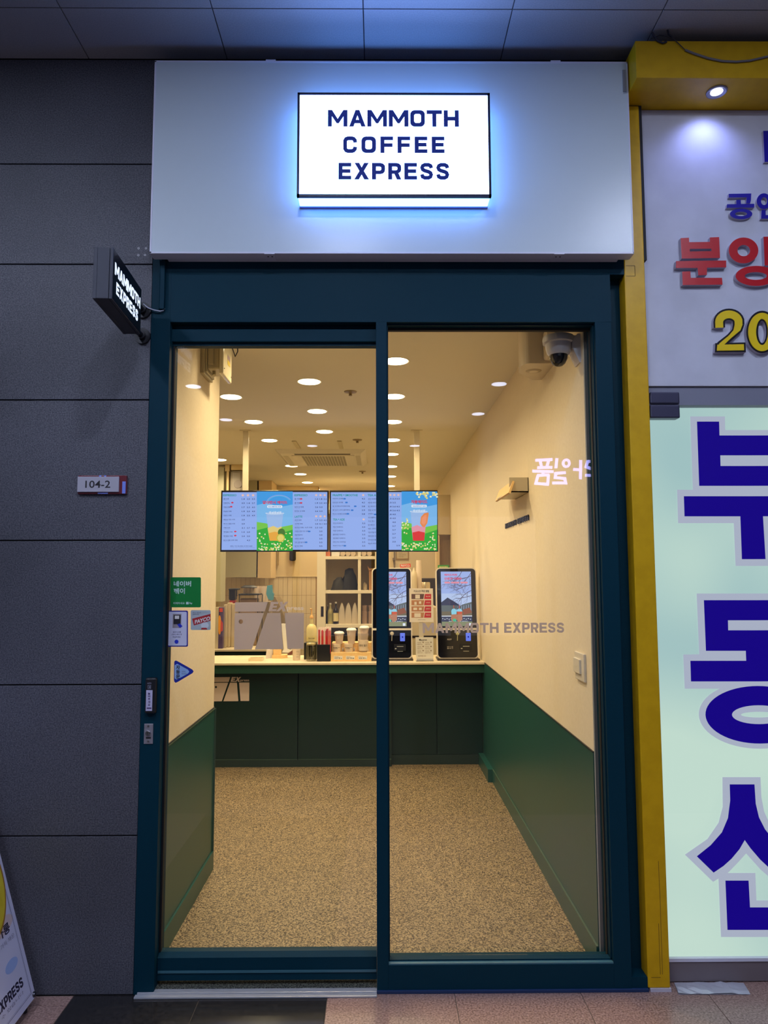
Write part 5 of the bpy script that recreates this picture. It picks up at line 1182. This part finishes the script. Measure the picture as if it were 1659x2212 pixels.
b = MB(); pbox(b, 496, 524, 1016, 1090, 8.2, .17, 0, .03); b.build('body', mat('hood_grey', (150,142,132), .4), hb)
X, Z = at(514, 1046, 8.2); MB().lathe((X, 8.196, Z), [(.001,0),(.045,0),(.05,.006)], 24, axis='Y').build('dial', mat('dial_grey', (134,124,120), .5), hb)
b = MB(); pbox(b, 486, 496, 1002, 1018, 8.2, .15, 0, .004); pbox(b, 489, 494, 1018, 1075, 8.2, .1, 0, .004); pbox(b, 499, 525, 1003, 1015, 8.2, .15, 0, .004); b.build('duct', mat('duct_cream', (214,190,140), .5), hb)
# metal tube and black canister hanging under the screens
X = at(596.5, 1200, 10.1)[0]; tag(MB().lathe((X, 10.155, at(596, 1221, 10.1)[1]), [(.030,0),(.030,.35)], 20).build('steel_tube', mat('tube_brass', (190,170,120), .25, .7), smooth=True), 'short shiny steel tube fixed to the warm back wall above the tiles', 'tube')
X = at(631.5, 1200, 10.1)[0]; tag(MB().lathe((X, 10.14, at(631, 1211.5, 10.1)[1]), [(.030,0),(.046,.016),(.046,.35)], 20).build('black_canister', black, smooth=True), 'dark dispenser canister fixed to the warm back wall above the tiles', 'canister')
# shelving unit
YSH = 9.4
su = empty('shelf_unit', label='tall cream open shelving unit against the back wall of the shop', cat='shelving')
crm = mat('shelf_cream', (240,228,202), .5)
def shp_(x0, x1, y0, y1, dep=.45, Y=YSH, name='board', m_=None):
    b = MB(); pbox(b, x0, x1, y0, y1, Y, dep, 0, .002); return b.build(name, m_ or crm, su)
shp_(684.5, 703, 1100, 1440, .45, name='side_stile'); shp_(773, 779.5, 1100, 1440, .43, YSH+.004, name='divider'); shp_(810, 835, 1100, 1440, .45, name='side_stile')
for y0, y1 in ((1201.5,1208),(1275,1282),(1348.5,1356)): shp_(703, 810, y0, y1, .45, name='shelf')
shp_(703, 810, 1100, 1110, .45, name='shelf'); shp_(703, 810, 1100, 1440, .02, YSH+.44, 'back', mat('shelf_back', (230,214,180), .6))
shp_(693, 699, 1310, 1332, .002, YSH-.003, 'recessed_handle', mat('handle_dark', (26,18,30), .4))
def zsh(y): return at(740, y, YSH)[1]
# black bag
bg = empty('black_bag', label='crumpled black cloth bag slumped on the middle shelf', cat='bag')
def heap(cx, cz, sxx, szz, prof, Y, m_, name, parent, dep=.2, seed=1):
    rn = random.Random(seed); n = len(prof); vs = []; fs = []
    rings = 7
    for k_ in range(rings+1):
        t_ = k_/rings; s_ = math.sin(PI*t_)**.5 if 0 < t_ < 1 else .25
        for x, y in prof:
            X_, Z_ = at(x, y, Y); vs.append((cx+(X_-cx)*s_+rn.uniform(-.008,.008), Y+dep*t_, max(cz, cz+(Z_-cz)*s_+rn.uniform(-.008,.008))))
    for k_ in range(rings):
        for i in range(n): j = (i+1) % n; fs.append((k_*n+i, k_*n+j, (k_+1)*n+j, (k_+1)*n+i))
    fs += [list(range(n))[::-1], [rings*n+i for i in range(n)]]
    return MB().add(vs, fs).build(name, m_, parent, smooth=True)
zb_s = zsh(1275)
heap(at(745,1275,9.5)[0], zb_s, 1, 1, [(728,1275),(735,1255),(742,1243),(744,1230),(752,1227.5),(762,1228.5),(768,1245),(772,1262),(772,1275)], 9.45, noisy('bag_black', (8,7,10), (18,16,18), 30, .7, 4, .4), 'bag_body', bg, .22, 3)
heap(at(725,1275,9.45)[0], zb_s, 1, 1, [(713,1275),(717,1267),(720,1255),(728,1248),(737,1246),(742,1258),(748,1275)], 9.43, mat('cap_olive', (38,34,24), .7), 'side_pouch', bg, .14, 4)
# bottles and pouches on the shelf below
zb_s = zsh(1348.5)
def bottle(px, Y, r_, h_, m_, label, lab=None, cap=None):
    X = at(px, 1340, Y)[0]; o = empty('syrup_bottle', label=label, cat='bottle', group='bottles on the shelf'); o.location = (X, Y, zb_s)
    MB().lathe((0,0,0), [(r_,0),(r_,h_*.58),(r_*.85,h_*.66),(r_*.35,h_*.76),(r_*.32,h_*.95)], 20).build('body', m_, o, smooth=True)
    MB().lathe((0,0,0), [(r_*.4,h_*.93),(r_*.4,h_),(.001,h_)], 16).build('cap', cap or white, o, smooth=True)
    if lab: MB().lathe((0,0,0), [(r_+.001,h_*.12),(r_+.001,h_*.5)], 20).build('paper_label', lab, o, smooth=True)
bottle(713.5, 9.5, .036, .27, mat('bottle_straw', (176,164,110), .2), 'pale straw coloured bottle on the shelf beside the dark bottle', mat('label_olive', (150,144,100), .5))
bottle(725.5, 9.48, .034, .285, mat('bottle_dark', (28,22,34), .15), 'dark syrup bottle with a cream label on the shelf', mat('label_cream'))
bottle(708, 9.6, .02, .24, mat('bottle_black', (22,18,20), .2), 'black bottle tucked against the shelf upright')
for i, (x, w_) in enumerate(((738.5,13),(752.5,14),(766.5,13))):
    X = at(x, 1340, 9.5)[0]; r_ = w_/2*9.5/F; h_ = .275
    vs = []; 
    for z, a1, b1 in ((0,1,.6),(.05,1.02,.75),(.13,.95,.7),(.19,.75,.45),(.235,.5,.15),(h_,.1,.04)):
        vs += [(X+r_*a1*cx_, 9.5+r_*b1*cy_, zb_s+z) for cx_, cy_ in ((-1,-.8),(-.5,-1),(.5,-1),(1,-.8),(1,.8),(.5,1),(-.5,1),(-1,.8))]
    fs = [(k_*8+i_, k_*8+(i_+1) % 8, (k_+1)*8+(i_+1) % 8, (k_+1)*8+i_) for k_ in range(5) for i_ in range(8)]+[tuple(range(8))[::-1], tuple(range(40,48))]
    o = MB().add(vs, fs).build('powder_pouch', mat('pouch_white', (206,192,172), .35), smooth=True); tag(o, 'white standing powder pouch on the shelf, '+['beside the dark bottle','middle of three','beside the divider'][i], 'pouch', 'powder pouches')
for i, x in enumerate((787.5, 801.5)):
    X = at(x, 1340, 9.5)[0]; o = MB().lathe((X, 9.5, zb_s), [(.036,0),(.038,.155),(.03,.16),(.03,.19),(.04,.235),(.02,.24)], 18).build('mauve_canister', mat('mauve_tin', (168,142,126), .4), smooth=True); tag(o, 'mauve canister with a clear top in the far shelf bay, '+['beside the divider','beside the kiosk'][i], 'canister', 'mauve canisters')
zb_s = zsh(1275)
tag(MB().box(at(797,1270,9.5)[0], at(808,1270,9.5)[0], 9.5, 9.62, zb_s, at(797,1232,9.5)[1], 0, .002).prism(FP(9.48), [PX(9.48, [(793,1222),(797,1232),(808,1231),(808,1228),(798,1228)])], -.1, 0).build('cardboard_box', mat('cardboard', (190,140,86), .7)), 'opened cardboard box standing in the upper shelf bay', 'box')
tag(heap(at(788,1275,9.5)[0], zb_s, 1, 1, [(784,1275),(785,1262),(788,1258),(792,1262),(794,1275)], 9.48, mat('bag_clear'), 'crumpled_bag', None, .12, 9), 'crumpled clear bag beside the cardboard box on the shelf', 'bag')
# cup rolls on the top shelf
zb_s = zsh(1201.5)
for i, x in enumerate((741, 752, 763, 786, 798)):
    X = at(x, 1195, 9.42)[0]; o = MB().lathe((X, 9.40, zb_s+.033), [(.026,0),(.032,0),(.032,.006),(.026,.35),(.02,.35)], 20, axis='Y').build('cup_roll', mat('cup_roll', (222,200,172), .5), smooth=True); tag(o, 'roll of paper cups lying on the top shelf, '+['beside the white carton','middle of the first three','against the divider','just past the divider','nearest the kiosk'][i], 'cup roll', 'cup rolls on the top shelf')
tag(MB().box(at(716,1195,9.45)[0], at(734,1195,9.45)[0], 9.45, 9.6, zb_s, zb_s+.09, 0, .01).build('white_carton', paper), 'white carton on the top shelf beside the cup rolls', 'carton')
tag(MB().box(at(704,1195,9.45)[0], at(713,1195,9.45)[0], 9.45, 9.6, zb_s, zb_s+.08, 0, .004).build('orange_carton', mat('carton_orange', (206,120,80), .6)), 'small orange carton at the end of the top shelf', 'carton')
# dark goods on the lowest shelf bay
zb_s = zsh(1400) ; 
tag(MB().box(at(704,1380,9.5)[0], at(770,1380,9.5)[0], 9.5, 9.8, 0, at(704,1372,9.5)[1], 0, .01).build('dark_crate', mat('crate_dark', (66,56,48), .6)), 'dark crate standing in the lowest bay of the shelving', 'crate')
# rear door, notice, wall cabinet beyond the kiosks
rd_ = empty('door_2', kind='structure')
Yd = 10.0
b = MB(); pbox(b, 850, 945, 1090, 1420, Yd, .06, 0, .002); b.build('leaf', mat('door_cream', (230,214,184), .5), rd_)
b = MB(); pbox(b, 843, 850, 1080, 1425, Yd-.02, .1, 0, .002); pbox(b, 851, 853.5, 1080, 1240, Yd-.03, .03, 1); b.build('frame', [mat('door_frame_cream', (222,204,168), .5), mat('hinge_grey', (130,116,106), .4)], rd_)
b = MB(); pbox(b, 848, 854, 1205, 1210.5, Yd-.04, .03); b.build('hinge', mat('hinge_grey'), rd_)
nt_ = empty('framed_notice', label='small framed paper notice hanging on the rear door', cat='notice')
b = MB(); pbox(b, 855.5, 883, 1189, 1208.5, Yd-.02, .018, 0, .002); b.build('frame', mat('notice_frame', (170,140,96), .5), nt_)
b = MB(); pbox(b, 857.5, 881, 1190, 1206.5, Yd-.024, .004); b.build('sheet', mat('notice_sheet', (206,192,160), .6), nt_)
b = MB().ptext(Yd-.0255, '영업신고증\n안내문 안내문 안내문\n안내문 안내문', 861, 877, 1193, 1204, 0, 0); b.build('print', mat('print_brown'), nt_)
wc = empty('wall_cabinet', label='pale wall cabinet beside the end of the red drink screen', cat='cabinet')
Yw2 = 8.6
b = MB(); a0 = at(946.5, 1155, Yw2); c0 = at(1019.5, 1068.5, Yw2); MB().box(a0[0], min(c0[0], XR-.0), Yw2, Yw2+.4, a0[1], c0[1], bev=.003).build('body', mat('cabinet_pale', (198,180,148), .5), wc)
b = MB(); pbox(b, 1002, 1009, 1147, 1152, Yw2-.004, .004); b.build('vent', mat('vent_tan', (170,150,120), .5), wc)
tp = empty('fluted_screen', label='tall fluted beige partition behind the kiosk beside the cream wall', cat='partition')
a0 = at(950, 1400, 8.7); c0 = at(1022, 1190, 8.7); nf_ = 12
MB().box(a0[0], XR, 8.71, 8.76, 0, at(950,1157,8.7)[1]).build('backing', mat('flute_base', (176,152,118), .6), tp)
for i in range(nf_):
    x = a0[0]+(XR-a0[0])*i/nf_; MB().box(x+.002, x+(XR-a0[0])/nf_-.002, 8.695, 8.71, 0, at(950,1166,8.7)[1], 0, .004).build('slat', mat('flute_slat', (196,172,138), .6), tp)
MB().box(a0[0]-.04, a0[0], 8.6, 8.76, 0, at(950,1157,8.7)[1]).build('end_post', mat('flute_post', (222,196,150), .5), tp)
# cup tower, white bottle and steel pots between the kiosks
Yb = 7.4
rc = empty('rear_shelf', label='low cream storage cabinet behind the kiosks', cat='cabinet')
MB().box(at(845,1400,Yb)[0], at(945,1400,Yb)[0], Yb-.1, Yb+.6, 0, at(900,1312,Yb-.1)[1], 0, .003).build('body', mat('cabinet_cream'), rc)
MB().box(at(845,1400,Yb)[0], at(945,1400,Yb)[0], Yb-.104, Yb-.1, at(900,1378,Yb-.1)[1], at(900,1373,Yb-.1)[1]).build('drawer_gap', mat('handle_dark'), rc)
zr = at(900, 1312, Yb-.1)[1]
o = MB().lathe((at(905,1300,Yb)[0], Yb, zr), [(.032,0),(.036,.02),(.026,.47),(.024,.475)], 24).build('cup_tower', cupp, smooth=True); tag(o, 'tall tapering tower of upside-down paper cups between the kiosks', 'cup tower')
o = MB().lathe((at(894.5,1300,Yb-.06)[0], Yb-.06, zr), [(.032,0),(.032,.30),(.028,.345),(.012,.37),(.006,.40)], 24).build('white_flask', mat('flask_white', (220,204,170), .4), smooth=True); tag(o, 'white upright flask standing beside the cup tower', 'flask')
for i, (x, h_) in enumerate(((919, .245),)):
    o = MB().lathe((at(x,1300,Yb+.1)[0], Yb+.1, zr), [(.05,0),(.05,h_),(.046,h_+.006),(.001,h_+.006)], 28).build('steel_pot', mat('pot_steel', (206,192,160), .2, .7), smooth=True); tag(o, 'shiny steel canister standing behind the poster between the kiosks', 'canister')
o = MB().box(at(909,1250,7.9)[0], at(945,1250,7.9)[0], 8.05, 8.4, at(920,1312,7.9)[1]-.3, at(920,1249,7.9)[1], 0, .01).build('black_machine', mat('machine_black', (40,32,30), .35)); tag(o, 'black topped machine behind the steel canister', 'machine')
tag(MB().box(at(905,1250,7.88)[0], at(945,1250,7.88)[0], 8.05, 8.40, 0, at(920,1312,7.9)[1]-.3).build('machine_cabinet', mat('cabinet_cream')), 'cream floor cabinet carrying the black topped machine', 'cabinet')

# ================================================================== ACROSS THE WALKWAY (seen mirrored in the glass)
shop_l = lamp_mat('lit_shop_window', (.80, .80, 1.0), .35)
ow = empty('window_2', kind='structure')
for x0, x1 in ((-3.2,-1.75),(-1.6,-.15),(0.0,1.45),(1.6,3.2)):
    MB().box(x0, x1, -8.9, -8.86, .35, 2.75).build('lit_pane', shop_l, ow)
    MB().box(x0-.05, x0, -8.92, -8.82, .25, 2.85).build('mullion', black, ow)
YO = -6.0; Yim = 2*(D+.056)-YO
os_ = empty('opposite_sign', label='glowing violet Korean sign across the walkway, mirrored in the window', cat='sign')
gm = lamp_mat('violet_neon', (.42, .40, 1.0), 13)
a_ = at(1157, 1044, Yim); c_ = at(1281, 988, Yim)
plo = Plane((0,YO,0), (-1,0,0), (0,0,1), (0,1,0))
MB().box(a_[0]-.1, c_[0]+.1, YO-.12, YO-.025, a_[1]-.1, c_[1]+.1).build('sign_box', mat('sign_box_dark', (20,20,26), .6), os_)
def z6(x, y): return at(820+x/3.19, 680+y/3.19, Yim)
for L_ in ([(1075,1002),(1192,996)], [(1108,1004),(1118,1046)], [(1166,1000),(1156,1044)], [(1088,1052),(1192,1050)], [(1055,1076),(1200,1080)], [(1130,1080),(1126,1104)], [(1092,1104),(1078,1166)], [(1068,1160),(1168,1168)], [(1166,1100),(1160,1168)], [(1088,1106),(1170,1102)],
           [(1224,988),(1216,1056)], [(1284,1086),(1214,1092),(1212,1120),(1278,1128),(1284,1158),(1192,1158)], [(1388,1000),(1386,1132)], [(1388,1068),(1336,1064)], [(1480,1006),(1436,1010),(1424,1046),(1470,1064),(1476,1108),(1418,1104)]):
    MB().prism(FP(YO), [[z6(*p) for p in ribbon(L_, 19)]], 0, .02).build('brush_stroke', gm, os_)
MB().prism(FP(YO), [[z6(*p) for p in ell(1288,1022,30,32,30)], [z6(*p) for p in ell(1288,1022,13,15,20)]], 0, .02).build('brush_stroke', gm, os_)
MB().box(a_[0], a_[0]+.06, YO-.1, YO-.04, c_[1], OC).box(c_[0]-.06, c_[0], YO-.1, YO-.04, c_[1], OC).build('hanger', black, os_)
bpy.data.objects.remove(_to); bpy.data.curves.remove(_tc); bpy.data.scenes.remove(_ts)
